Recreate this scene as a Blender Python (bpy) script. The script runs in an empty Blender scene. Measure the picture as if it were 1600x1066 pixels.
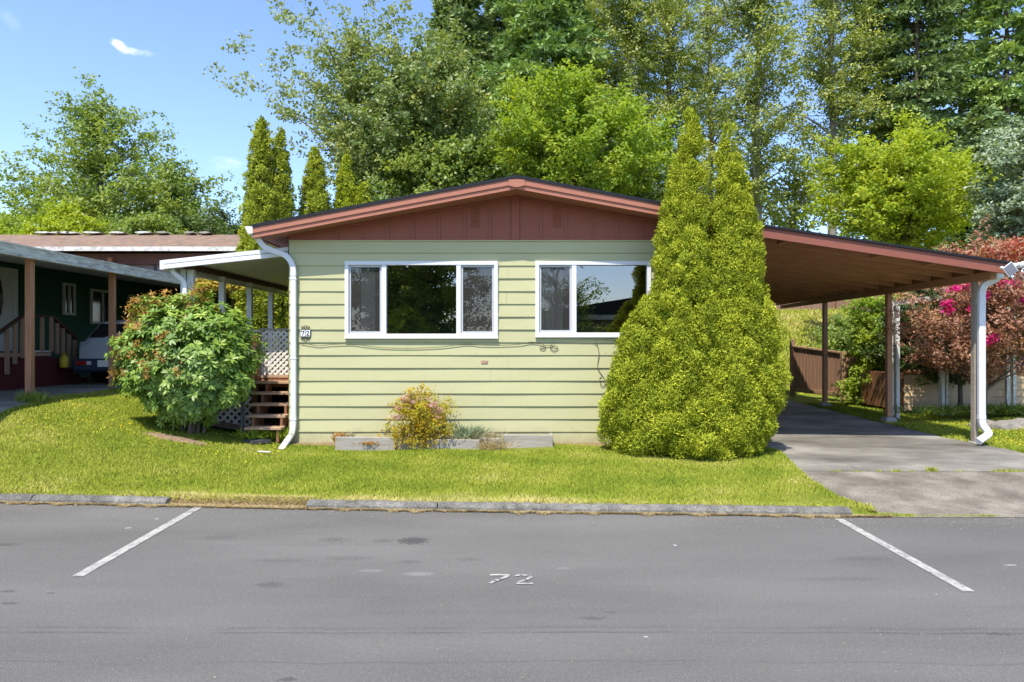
import bpy, math
import numpy as np
from math import radians, sin, cos, pi
from mathutils import Vector

# ------------------------------------------------------------------ scene, camera, light
SC = bpy.context.scene
COL = SC.collection
CAM_H = 1.85
FPX = 1067.0            # focal length measured in pixels of the 1600 px wide photograph

cam_d = bpy.data.cameras.new('camera'); cam = bpy.data.objects.new('camera', cam_d); COL.objects.link(cam)
cam.location = (0, 0, CAM_H); cam.rotation_euler = (radians(90), 0, 0)
cam_d.sensor_width = 36; cam_d.lens = 36 * FPX / 1600; cam_d.clip_start = 0.05; cam_d.clip_end = 3000
SC.camera = cam

SUN_DIR = Vector((-0.42, -1.0, 1.95)).normalized()      # towards the sun
SUN_EL = math.asin(SUN_DIR.z); SUN_AZ = math.atan2(SUN_DIR.x, SUN_DIR.y)
world = bpy.data.worlds.new("World"); SC.world = world; world.use_nodes = True
wn = world.node_tree.nodes; wl = world.node_tree.links; wn.clear()
wo = wn.new('ShaderNodeOutputWorld'); bg = wn.new('ShaderNodeBackground'); sky = wn.new('ShaderNodeTexSky')
sky.sky_type = 'NISHITA'; sky.sun_disc = False; sky.sun_elevation = SUN_EL; sky.sun_rotation = SUN_AZ
sky.air_density = 1.0; sky.dust_density = 0.6; sky.ozone_density = 1.6; sky.altitude = 100
bg.inputs['Strength'].default_value = 0.15
# small wispy clouds, fixed in the sky by direction
tc = wn.new('ShaderNodeTexCoord')
def wmath(op, a, b=None):
    n = wn.new('ShaderNodeMath'); n.operation = op
    for i, v in enumerate((a, b)):
        if v is None: continue
        if isinstance(v, (int, float)): n.inputs[i].default_value = v
        else: wl.new(v, n.inputs[i])
    return n.outputs[0]
sep = wn.new('ShaderNodeSeparateXYZ'); wl.new(tc.outputs['Generated'], sep.inputs[0])
def cloud(px, py, rx, ry, tilt, amt):
    u0 = (px - 800) / FPX; v0 = (533 - py) / FPX
    u = wmath('SUBTRACT', wmath('DIVIDE', sep.outputs[0], wmath('MAXIMUM', sep.outputs[1], 0.05)), u0)
    v = wmath('SUBTRACT', wmath('DIVIDE', sep.outputs[2], wmath('MAXIMUM', sep.outputs[1], 0.05)), v0)
    v = wmath('ADD', v, wmath('MULTIPLY', u, tilt))
    d = wmath('ADD', wmath('POWER', wmath('ABSOLUTE', wmath('DIVIDE', u, rx / FPX)), 2.0),
              wmath('POWER', wmath('ABSOLUTE', wmath('DIVIDE', v, ry / FPX)), 2.0))
    nz = wn.new('ShaderNodeTexNoise'); nz.inputs['Scale'].default_value = 42; nz.inputs['Detail'].default_value = 6
    nz.inputs['Roughness'].default_value = 0.6
    mp = wn.new('ShaderNodeMapping'); mp.inputs['Scale'].default_value = (0.6, 1, 1.6)
    wl.new(tc.outputs['Generated'], mp.inputs[0]); wl.new(mp.outputs[0], nz.inputs['Vector'])
    m = wmath('SUBTRACT', wmath('MULTIPLY', wmath('ADD', nz.outputs[0], -0.22), 2.6), wmath('MULTIPLY', d, 0.55))
    c = wn.new('ShaderNodeClamp'); wl.new(m, c.inputs[0])
    f = wmath('MULTIPLY', wmath('POWER', c.outputs[0], 2.4), amt * 1.5)
    front = wmath('GREATER_THAN', sep.outputs[1], 0.05)
    return wmath('MULTIPLY', f, front)
cf = wmath('MAXIMUM', cloud(186, 71, 15, 8, 0.5, 0.5), cloud(218, 83, 28, 8, 0.15, 0.5))
cf = wmath('MAXIMUM', cf, cloud(352, 256, 34, 12, 0.0, 0.16))
cf = wmath('MAXIMUM', cf, cloud(20, 35, 25, 14, 0.8, 0.06))
mixc = wn.new('ShaderNodeMix'); mixc.data_type = 'RGBA'
skyt = wn.new('ShaderNodeMix'); skyt.data_type = 'RGBA'; skyt.blend_type = 'MULTIPLY'; skyt.inputs[0].default_value = 1.0
skyt.inputs[7].default_value = (0.81, 0.85, 0.98, 1)
wl.new(sky.outputs[0], skyt.inputs[6])
wl.new(cf, mixc.inputs[0]); wl.new(skyt.outputs[2], mixc.inputs[6]); mixc.inputs[7].default_value = (6.0, 6.1, 6.3, 1)
wl.new(mixc.outputs[2], bg.inputs[0]); wl.new(bg.outputs[0], wo.inputs[0])

sun_d = bpy.data.lights.new('sun', 'SUN'); sun = bpy.data.objects.new('sun', sun_d); COL.objects.link(sun)
sun_d.energy = 3.1; sun_d.angle = radians(0.55); sun_d.color = (1.0, 0.94, 0.83)
sun.rotation_euler = SUN_DIR.to_track_quat('Z', 'Y').to_euler(); sun.location = (-20, -30, 50)
SC.view_settings.view_transform = 'Standard'; SC.view_settings.look = 'None'
SC.view_settings.gamma = 1.0; SC.view_settings.exposure = 1.12
try:
    SC.cycles.max_bounces = 8; SC.cycles.transparent_max_bounces = 12; SC.cycles.diffuse_bounces = 3
    SC.cycles.transmission_bounces = 4; SC.cycles.glossy_bounces = 3; SC.cycles.caustics_reflective = False; SC.cycles.caustics_refractive = False
except Exception: pass

# ------------------------------------------------------------------ helpers
def X(px, Y): return (px - 800.0) * Y / FPX
def Zp(py, Y): return CAM_H - (py - 533.0) * Y / FPX
def lin(h):
    h = h.lstrip('#'); r = []
    for i in (0, 2, 4):
        c = int(h[i:i+2], 16) / 255; r.append(c / 12.92 if c <= 0.04045 else ((c + 0.055) / 1.055) ** 2.4)
    return tuple(r)
def sstep(a, b, x):
    t = np.clip((x - a) / (b - a), 0, 1); return t * t * (3 - 2 * t)

class NT:
    def __init__(s, name):
        s.m = bpy.data.materials.new(name); s.m.use_nodes = True
        s.t = s.m.node_tree; s.t.nodes.clear()
        s.out = s.t.nodes.new('ShaderNodeOutputMaterial'); s.co = s.t.nodes.new('ShaderNodeTexCoord')
    def n(s, typ, **kw):
        n = s.t.nodes.new(typ)
        for k, v in kw.items(): setattr(n, k, v)
        return n
    def l(s, a, b): s.t.links.new(a, b)
    def setin(s, inp, v):
        if v is None: return
        if isinstance(v, (int, float)): inp.default_value = v
        elif isinstance(v, tuple): inp.default_value = (*v, 1) if (len(v) == 3 and inp.type == 'RGBA') else v
        else: s.l(v, inp)
    def math(s, op, a, b=None, clamp=False):
        n = s.n('ShaderNodeMath', operation=op, use_clamp=clamp); s.setin(n.inputs[0], a); s.setin(n.inputs[1], b); return n.outputs[0]
    def mix(s, f, a, b, blend='MIX'):
        n = s.n('ShaderNodeMix', data_type='RGBA', blend_type=blend)
        s.setin(n.inputs[0], f); s.setin(n.inputs[6], a); s.setin(n.inputs[7], b); return n.outputs[2]
    def map(s, scale, rot=(0, 0, 0), src=None):
        n = s.n('ShaderNodeMapping'); n.inputs['Scale'].default_value = scale if isinstance(scale, tuple) else (scale,) * 3
        n.inputs['Rotation'].default_value = rot; s.l(src or s.co.outputs['Object'], n.inputs[0]); return n.outputs[0]
    def noise(s, scale, detail=4, rough=0.55, vec=None, dist=0.0):
        n = s.n('ShaderNodeTexNoise'); s.l(vec or s.co.outputs['Object'], n.inputs['Vector'])
        n.inputs['Scale'].default_value = scale; n.inputs['Detail'].default_value = detail
        n.inputs['Roughness'].default_value = rough; n.inputs['Distortion'].default_value = dist
        return n.outputs[0]
    def ramp(s, f, stops, interp='LINEAR'):
        n = s.n('ShaderNodeValToRGB'); s.l(f, n.inputs[0]); n.color_ramp.interpolation = interp
        e = n.color_ramp.elements
        while len(e) < len(stops): e.new(0.5)
        for el, (p, c) in zip(e, stops):
            el.position = p; el.color = (*c, 1) if isinstance(c, tuple) else (c, c, c, 1)
        return n.outputs[0]
    def sep(s, vec=None):
        n = s.n('ShaderNodeSeparateXYZ'); s.l(vec or s.co.outputs['Object'], n.inputs[0]); return n.outputs
    def principled(s, col, rough=0.8, bump=None, bstr=0.3, bdist=0.01, spec=0.3, metal=0.0, coat=0.0):
        p = s.n('ShaderNodeBsdfPrincipled'); s.setin(p.inputs['Base Color'], col); s.setin(p.inputs['Roughness'], rough)
        p.inputs['Specular IOR Level'].default_value = spec; p.inputs['Metallic'].default_value = metal
        p.inputs['Coat Weight'].default_value = coat
        if bump is not None:
            b = s.n('ShaderNodeBump'); b.inputs['Strength'].default_value = bstr; b.inputs['Distance'].default_value = bdist
            s.l(bump, b.inputs['Height']); s.l(b.outputs[0], p.inputs['Normal'])
        s.l(p.outputs[0], s.out.inputs[0]); return p

def mul(c, k): return tuple(min(1.0, v * k) for v in c)
def simple(name, col, rough=0.7, var=0.18, nscale=6, stretch=(1, 1, 1), bump=0.2, bdist=0.004, spec=0.3, metal=0.0, dirt=None, dirt_amt=0.5):
    t = NT(name); v = t.map(stretch)
    a = t.noise(nscale, 5, 0.6, v); b = t.noise(nscale * 6, 3, 0.6, v)
    f = t.math('ADD', t.math('MULTIPLY', a, 0.65), t.math('MULTIPLY', b, 0.35))
    c = t.ramp(f, [(0.3, mul(col, 1 - var)), (0.7, mul(col, 1 + var))])
    if dirt is not None:
        d = t.noise(nscale * 0.7 + 1.3, 6, 0.7, t.map(tuple(q * 1.3 for q in stretch)))
        c = t.mix(t.math('MULTIPLY', t.ramp(d, [(0.48, 0.0), (0.68, 1.0)]), dirt_amt), c, dirt)
    t.principled(c, rough, f, bump, bdist, spec, metal); return t.m

M = {}
# house siding: painted wood grain, running with X
def siding(name, col, dirt=None, dirt_amt=0.3, stretch=(1.2, 1, 40)):
    t = NT(name); g = t.noise(1.0, 8, 0.75, t.map(stretch)); fine = t.noise(1.0, 4, 0.6, t.map((stretch[0] * 3, 3, stretch[2] * 2.5) if stretch[0] < stretch[2] else (30, 3, 3)))
    big = t.noise(0.8, 3, 0.5)
    f = t.math('ADD', t.math('MULTIPLY', g, 0.6), t.math('MULTIPLY', fine, 0.4))
    c = t.ramp(t.math('ADD', t.math('MULTIPLY', f, 0.35), t.math('MULTIPLY', big, 0.65)), [(0.3, mul(col, 0.93)), (0.7, mul(col, 1.05))])
    wn_ = t.n('ShaderNodeTexWhiteNoise', noise_dimensions='1D'); t.l(t.math('FLOOR', t.math('MULTIPLY', t.math('ADD', t.sep()[2], -0.0), 5.0)), wn_.inputs['W'])
    c = t.mix(t.math('MULTIPLY', wn_.outputs[0], 0.16 if dirt else 0.0), c, mul(col, 0.72))
    if dirt:
        d = t.noise(9, 8, 0.8, t.map((1, 1, 0.6))); c = t.mix(t.math('MULTIPLY', t.ramp(d, [(0.62, 0.0), (0.72, 1.0)]), dirt_amt), c, dirt)
        z = t.sep()[2]; low = t.ramp(t.math('SUBTRACT', t.math('ADD', z, t.math('MULTIPLY', t.noise(6, 6, 0.7), 0.5)), 0.1), [(0.15, 1.0), (0.42, 0.0)])
        c = t.mix(t.math('MULTIPLY', low, 0.55), c, dirt)
    t.principled(c, 0.62, f, 0.35, 0.004, 0.3); return t.m
M['siding'] = siding('pale_green_siding', (0.487, 0.473, 0.258), (0.27, 0.235, 0.14), 0.22)
M['gable'] = siding('red_brown_panel', (0.30, 0.098, 0.062), stretch=(22, 1, 1.0))
M['fascia'] = simple('salmon_red_trim', (0.41, 0.165, 0.105), 0.6, 0.1, 3, (1, 1, 12), 0.25, 0.003, dirt=(0.30, 0.11, 0.085), dirt_amt=0.3)
M['soffit'] = simple('red_soffit', (0.33, 0.135, 0.095), 0.7, 0.1, 3, (1, 1, 6), 0.2)
M['cp_wood'] = simple('brown_carport_timber', (0.42, 0.225, 0.125), 0.75, 0.25, 2.0, (1, 9, 9), 0.4)
M['cp_fascia'] = simple('carport_red_fascia', (0.26, 0.09, 0.06), 0.6, 0.1, 3, (1, 1, 12), 0.2)
M['white'] = simple('white_paint', (0.68, 0.69, 0.68), 0.5, 0.05, 5, (1, 1, 1), 0.05, 0.002, 0.4)
M['vinyl'] = simple('white_vinyl', (0.70, 0.71, 0.72), 0.45, 0.02, 5, (1, 1, 1), 0.02, 0.002, 0.4)
M['oldwhite'] = simple('weathered_white_paint', (0.62, 0.61, 0.56), 0.65, 0.15, 4, (1, 1, 1), 0.3, 0.004, dirt=(0.22, 0.2, 0.15), dirt_amt=0.7)
M['sash'] = simple('grey_sash', (0.48, 0.49, 0.51), 0.4, 0.04, 5)
M['shingle'] = simple('black_shingles', (0.022, 0.022, 0.025), 0.85, 0.4, 40, (1, 1, 1), 0.8, 0.006)
M['dripedge'] = simple('black_drip_edge', (0.012, 0.012, 0.016), 0.5, 0.1, 8)
M['stepwood'] = simple('weathered_step_wood', (0.44, 0.28, 0.17), 0.8, 0.35, 3, (1, 12, 12), 0.5, dirt=(0.32, 0.27, 0.21), dirt_amt=0.6)
M['orangewood'] = simple('orange_brown_wood', (0.24, 0.11, 0.055), 0.75, 0.3, 2.5, (10, 10, 1), 0.5)
M['postwood'] = simple('cedar_post', (0.44, 0.215, 0.115), 0.75, 0.28, 2.5, (12, 12, 1), 0.5)
M['lattice'] = simple('white_lattice', (0.80, 0.77, 0.70), 0.6, 0.12, 9, (1, 1, 1), 0.2, dirt=(0.35, 0.3, 0.22), dirt_amt=0.45)
M['greyrail'] = simple('dark_grey_rail', (0.045, 0.05, 0.058), 0.5, 0.2, 6)
M['lattrim'] = simple('weathered_taupe_board', (0.36, 0.31, 0.25), 0.8, 0.2, 4, (1, 1, 8), 0.4)
M['timber'] = simple('weathered_grey_timber', (0.34, 0.32, 0.28), 0.85, 0.25, 3, (1, 8, 8), 0.6, dirt=(0.30, 0.2, 0.12), dirt_amt=0.6)
M['soil'] = simple('dry_soil', (0.24, 0.16, 0.10), 0.95, 0.45, 18, (1, 1, 1), 1.0, 0.02, dirt=(0.34, 0.25, 0.15), dirt_amt=0.6)
M['concrete'] = simple('grey_footing_concrete', (0.30, 0.29, 0.27), 0.9, 0.25, 12, (1, 1, 1), 0.6)
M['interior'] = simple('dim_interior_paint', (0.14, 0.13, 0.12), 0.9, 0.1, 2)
M['blind'] = simple('pale_vertical_blind', (0.80, 0.84, 0.74), 0.7, 0.05, 3)
M['black'] = simple('black_iron', (0.012, 0.012, 0.013), 0.5, 0.1, 8)
M['darkwire'] = simple('dull_green_cable', (0.10, 0.105, 0.055), 0.6, 0.1, 8)
M['enamel'] = simple('white_enamel', (0.8, 0.8, 0.78), 0.2, 0.02, 8)
M['patch'] = simple('rust_brown_plate', (0.38, 0.24, 0.17), 0.7, 0.5, 40)
M['ngreen'] = siding('dark_green_siding', (0.013, 0.088, 0.050), stretch=(1, 1.2, 40))
M['nred'] = simple('dark_red_skirting', (0.10, 0.018, 0.018), 0.7, 0.2, 4)
M['ngutter'] = simple('weathered_gutter', (0.64, 0.62, 0.53), 0.6, 0.3, 3, (6, 1, 6), 0.3, dirt=(0.15, 0.16, 0.12), dirt_amt=0.8)
M['nsoffit'] = simple('pale_metal_ceiling', (0.50, 0.52, 0.53), 0.5, 0.1, 3)
M['balwood'] = simple('grey_brown_baluster', (0.34, 0.215, 0.14), 0.8, 0.2, 4, (10, 10, 1), 0.4)
M['brownroof'] = simple('brown_mossy_shingles', (0.20, 0.138, 0.105), 0.95, 0.5, 3.5, (1, 1, 1), 1.0, 0.02, dirt=(0.34, 0.19, 0.07), dirt_amt=0.8)
M['browntrim'] = simple('dark_brown_trim', (0.085, 0.042, 0.028), 0.7, 0.2, 3)
M['greywall'] = simple('grey_panel_wall', (0.17, 0.165, 0.16), 0.8, 0.1, 2)
M['beige'] = siding('beige_siding', (0.62, 0.44, 0.26), (0.34, 0.26, 0.16), 0.4)
M['fence'] = simple('brown_fence_boards', (0.30, 0.172, 0.108), 0.8, 0.35, 2.5, (9, 9, 0.8), 0.5)
M['fencetan'] = simple('tan_fence_frame', (0.36, 0.22, 0.12), 0.8, 0.3, 2.5, (4, 4, 1), 0.5)
M['bark'] = simple('grey_brown_bark', (0.15, 0.12, 0.095), 0.95, 0.4, 8, (3, 3, 0.6), 1.0, 0.03)
M['barkpale'] = simple('pale_cottonwood_bark', (0.27, 0.24, 0.20), 0.95, 0.45, 6, (3, 3, 0.6), 1.0, 0.03)
M['twig_core'] = simple('dark_twig_core', (0.045, 0.042, 0.016), 0.95, 0.5, 14, (1, 1, 1), 1.0, 0.03)  # inner twig brown, darkened so gaps between the sprays read as shade
M['rubber'] = simple('tyre_rubber', (0.02, 0.02, 0.02), 0.8, 0.1, 10)
M['chrome'] = simple('dull_hubcap', (0.35, 0.35, 0.36), 0.35, 0.05, 5, metal=0.7)
M['carwhite'] = simple('white_car_paint', (0.46, 0.49, 0.53), 0.3, 0.03, 3, spec=0.5)
M['carnavy'] = simple('navy_bumper', (0.03, 0.042, 0.075), 0.5, 0.1, 4)
M['redlens'] = simple('red_tail_lens', (0.35, 0.02, 0.02), 0.2, 0.1, 9, spec=0.6)
M['clearlens'] = simple('clear_lens', (0.6, 0.6, 0.6), 0.2, 0.1, 9, spec=0.6)
M['yellow'] = simple('yellow_plastic', (0.55, 0.40, 0.03), 0.5, 0.1, 5)
M['solar'] = simple('solar_cell_grey', (0.16, 0.16, 0.185), 0.3, 0.1, 12, spec=0.5)
M['rock'] = simple('grey_rock', (0.24, 0.22, 0.19), 0.95, 0.35, 5, (1, 1, 1), 1.0, 0.03)
M['slate'] = simple('dark_grey_mat', (0.06, 0.062, 0.066), 0.9, 0.3, 14)
M['litter'] = simple('white_litter', (0.6, 0.6, 0.57), 0.8, 0.1, 14)
M['hilltimber'] = simple('red_brown_far_fence', (0.26, 0.15, 0.10), 0.85, 0.3, 3, (6, 6, 1), 0.4)

def pitted_paint(name):
    t = NT(name); n = t.noise(45, 6, 0.75); n2 = t.noise(7, 4, 0.6)
    f = t.ramp(t.math('ADD', t.math('MULTIPLY', n, 0.7), t.math('MULTIPLY', n2, 0.3)), [(0.40, 0.0), (0.50, 1.0)])
    c = t.mix(f, (0.17, 0.165, 0.16), t.ramp(n2, [(0.3, (0.34, 0.33, 0.295)), (0.7, (0.46, 0.445, 0.395))]))
    t.principled(c, 0.8, t.noise(260, 2), 0.5, 0.004, 0.2); return t.m
M['roadpaint'] = pitted_paint('worn_white_road_paint')

def glass(name, tint=(0.9, 0.95, 0.93), refl=0.16, rough=0.0):
    t = NT(name); tr = t.n('ShaderNodeBsdfTransparent'); tr.inputs[0].default_value = (*tint, 1)
    gl = t.n('ShaderNodeBsdfGlossy'); gl.inputs['Roughness'].default_value = rough; gl.inputs[0].default_value = (1, 1, 1, 1)
    fr = t.n('ShaderNodeFresnel'); fr.inputs[0].default_value = 1.5
    f = t.math('ADD', t.math('MULTIPLY', fr.outputs[0], 1.0), refl, True)
    m = t.n('ShaderNodeMixShader'); t.l(f, m.inputs[0]); t.l(tr.outputs[0], m.inputs[1]); t.l(gl.outputs[0], m.inputs[2])
    t.l(m.outputs[0], t.out.inputs[0]); return t.m
M['glass'] = glass('window_glass', (0.82, 0.86, 0.85), 0.2)
M['glassdark'] = glass('tinted_glass', (0.2, 0.22, 0.22), 0.08)
def screen():
    t = NT('insect_screen'); tr = t.n('ShaderNodeBsdfTransparent'); d = t.n('ShaderNodeBsdfDiffuse'); d.inputs[0].default_value = (0.075, 0.068, 0.064, 1)
    m = t.n('ShaderNodeMixShader'); m.inputs[0].default_value = 0.45; t.l(tr.outputs[0], m.inputs[1]); t.l(d.outputs[0], m.inputs[2])
    t.l(m.outputs[0], t.out.inputs[0]); return t.m
M['screen'] = screen()

# leaf materials: per-leaf random value v picks the leaf's own colour; rhododendron tops also carry painted sunlight
def leafmat(name, cols, trans=0.35, rough=0.5, gloss=0.06, up=0.0, gain=1.0):
    cols = [mul(q, gain) for q in cols]; gloss *= 0.35; rough = max(rough, 0.5)
    t = NT(name); a = t.n('ShaderNodeAttribute'); a.attribute_name = 'v'
    nz = t.noise(0.55, 3, 0.6)
    f = t.math('ADD', t.math('MULTIPLY', a.outputs['Fac'], 0.75), t.math('MULTIPLY', nz, 0.35))
    k = len(cols); c = t.ramp(f, [(0.12 + 0.8 * i / (k - 1), q) for i, q in enumerate(cols)])
    d = t.n('ShaderNodeBsdfDiffuse'); t.l(c, d.inputs[0])
    if up:
        ge = t.n('ShaderNodeNewGeometry'); vm = t.n('ShaderNodeMix', data_type='VECTOR'); vm.inputs[0].default_value = up
        t.l(ge.outputs['Normal'], vm.inputs[4]); vm.inputs[5].default_value = (0, -0.15, 1); t.l(vm.outputs[1], d.inputs['Normal'])
    tb = t.n('ShaderNodeBsdfTranslucent'); t.l(t.mix(1.0, c, (1.3, 1.25, 0.5), 'MULTIPLY'), tb.inputs[0])
    m = t.n('ShaderNodeMixShader'); m.inputs[0].default_value = trans; t.l(d.outputs[0], m.inputs[1]); t.l(tb.outputs[0], m.inputs[2])
    g = t.n('ShaderNodeBsdfGlossy'); g.inputs['Roughness'].default_value = rough
    m2 = t.n('ShaderNodeMixShader'); m2.inputs[0].default_value = gloss; t.l(m.outputs[0], m2.inputs[1]); t.l(g.outputs[0], m2.inputs[2])
    t.l(m2.outputs[0], t.out.inputs[0]); return t.m
M['l_cedar'] = leafmat('golden_arborvitae_foliage', [(0.075, 0.105, 0.010), (0.21, 0.25, 0.018), (0.40, 0.40, 0.035)], 0.18, 0.6, 0.03, gain=1.55)
M['l_cedar2'] = leafmat('green_arborvitae_foliage', [(0.07, 0.10, 0.012), (0.17, 0.20, 0.02), (0.30, 0.31, 0.035)], 0.25, 0.6, 0.03, gain=1.75)
M['l_cherry'] = leafmat('cherry_leaves', [(0.062, 0.105, 0.03), (0.135, 0.185, 0.048), (0.26, 0.27, 0.09)], 0.35, 0.4, 0.10, gain=1.5)
M['l_green'] = leafmat('broadleaf_leaves', [(0.07, 0.115, 0.02), (0.145, 0.205, 0.035), (0.25, 0.28, 0.06)], 0.4, 0.45, 0.08, gain=1.5)
M['l_lime'] = leafmat('lime_green_leaves', [(0.145, 0.235, 0.02), (0.255, 0.36, 0.032), (0.38, 0.43, 0.05)], 0.45, 0.5, 0.05, gain=1.1)
M['l_yellow'] = leafmat('yellow_green_leaves', [(0.17, 0.25, 0.018), (0.30, 0.385, 0.025), (0.45, 0.47, 0.045)], 0.45, 0.5, 0.05, gain=1.1)
M['l_cotton'] = leafmat('cottonwood_leaves', [(0.07, 0.11, 0.025), (0.15, 0.19, 0.04), (0.27, 0.27, 0.06)], 0.35, 0.35, 0.12, gain=1.7)
M['l_fir'] = leafmat('fir_needles', [(0.035, 0.058, 0.027), (0.068, 0.098, 0.038), (0.12, 0.142, 0.055)], 0.15, 0.5, 0.06, gain=2.8)
M['l_fir2'] = leafmat('fresh_fir_needles', [(0.045, 0.08, 0.028), (0.09, 0.135, 0.04), (0.15, 0.185, 0.06)], 0.2, 0.5, 0.06, gain=2.6)
M['l_silver'] = leafmat('silvery_leaves', [(0.13, 0.18, 0.10), (0.22, 0.28, 0.17), (0.34, 0.40, 0.28)], 0.3, 0.4, 0.10, gain=1.3)
M['l_dark'] = leafmat('dark_leaves', [(0.03, 0.06, 0.015), (0.06, 0.10, 0.02), (0.11, 0.15, 0.03)], 0.3, 0.4, 0.08, gain=1.3)
M['l_rhodo'] = leafmat('rhododendron_leaves', [(0.045, 0.095, 0.012), (0.11, 0.18, 0.02), (0.27, 0.33, 0.05)], 0.22, 0.3, 0.14, gain=1.75)
M['l_spent'] = leafmat('spent_orange_blooms', [(0.36, 0.17, 0.05), (0.55, 0.29, 0.08), (0.62, 0.42, 0.16)], 0.3, 0.6, 0.02)
M['l_spirea'] = leafmat('golden_spirea_leaves', [(0.24, 0.28, 0.02), (0.50, 0.42, 0.03), (0.62, 0.36, 0.04)], 0.4, 0.5, 0.04)
M['l_pinkpale'] = leafmat('pale_pink_flowers', [(0.45, 0.28, 0.22), (0.6, 0.38, 0.34), (0.7, 0.5, 0.45)], 0.3, 0.6, 0.02)
M['l_maple'] = leafmat('red_maple_leaves', [(0.20, 0.08, 0.05), (0.37, 0.18, 0.11), (0.50, 0.31, 0.19)], 0.35, 0.4, 0.08, gain=1.1)
M['l_maplered'] = leafmat('scarlet_maple_tips', [(0.30, 0.05, 0.04), (0.46, 0.10, 0.07), (0.5, 0.2, 0.13)], 0.4, 0.4, 0.06)
M['l_pink'] = leafmat('hot_pink_flowers', [(0.45, 0.015, 0.13), (0.65, 0.03, 0.22), (0.75, 0.08, 0.3)], 0.3, 0.6, 0.02)
M['l_white'] = leafmat('white_blossom', [(0.55, 0.58, 0.45), (0.7, 0.7, 0.6), (0.8, 0.8, 0.72)], 0.3, 0.6, 0.02)
M['l_straw'] = leafmat('dry_straw', [(0.30, 0.22, 0.10), (0.50, 0.39, 0.20), (0.64, 0.53, 0.32)], 0.2, 0.7, 0.02)
M['l_sage'] = leafmat('dry_sage_stems', [(0.25, 0.24, 0.12), (0.40, 0.36, 0.22), (0.55, 0.48, 0.33)], 0.2, 0.7, 0.02)
M['l_dandelion'] = leafmat('yellow_flower_heads', [(0.7, 0.5, 0.01), (0.8, 0.6, 0.02), (0.85, 0.68, 0.04)], 0.2, 0.7, 0.02)
M['l_moss'] = leafmat('golden_moss_tufts', [(0.28, 0.24, 0.03), (0.42, 0.34, 0.04), (0.5, 0.3, 0.06)], 0.2, 0.7, 0.02)

# ------------------------------------------------------------------ object helpers
def tag(o, label=None, cat=None, group=None, kind=None):
    if label: o['label'] = label
    if cat: o['category'] = cat
    if group: o['group'] = group
    if kind: o['kind'] = kind
    return o
def empty(name, loc, label=None, cat=None, group=None):
    o = bpy.data.objects.new(name, None); COL.objects.link(o); o.location = loc; o.empty_display_size = 0.2
    return tag(o, label, cat, group)
def rootloc(p):
    v = Vector((0, 0, 0))
    while p is not None: v += p.location; p = p.parent
    return v
def link_mesh(name, me, mat, parent=None, loc=None):
    o = bpy.data.objects.new(name, me); COL.objects.link(o); me.materials.append(mat)
    if parent is not None: o.parent = parent
    if loc is not None: o.location = loc
    return o
def smooth(me):
    me.polygons.foreach_set('use_smooth', np.ones(len(me.polygons), dtype=bool))
def np_mesh(name, V, k, mat, parent=None, loc=None, v=None, sm=False):
    """V: (n*k,3) points of n separate k-gons"""
    off = rootloc(parent) if parent is not None else (Vector(loc) if loc is not None else Vector((0, 0, 0)))
    V = np.asarray(V, dtype=np.float32) - np.array(off, dtype=np.float32)
    n = len(V) // k; me = bpy.data.meshes.new(name)
    me.vertices.add(n * k); me.vertices.foreach_set('co', V.ravel())
    me.loops.add(n * k); me.loops.foreach_set('vertex_index', np.arange(n * k, dtype=np.int32))
    me.polygons.add(n); me.polygons.foreach_set('loop_start', np.arange(0, n * k, k, dtype=np.int32))
    try: me.polygons.foreach_set('loop_total', np.full(n, k, dtype=np.int32))
    except Exception: pass
    if v is not None:
        a = me.attributes.new('v', 'FLOAT', 'POINT'); a.data.foreach_set('value', np.repeat(v, k).astype(np.float32))
    me.update(calc_edges=True)
    return link_mesh(name, me, mat, parent, loc)

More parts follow.
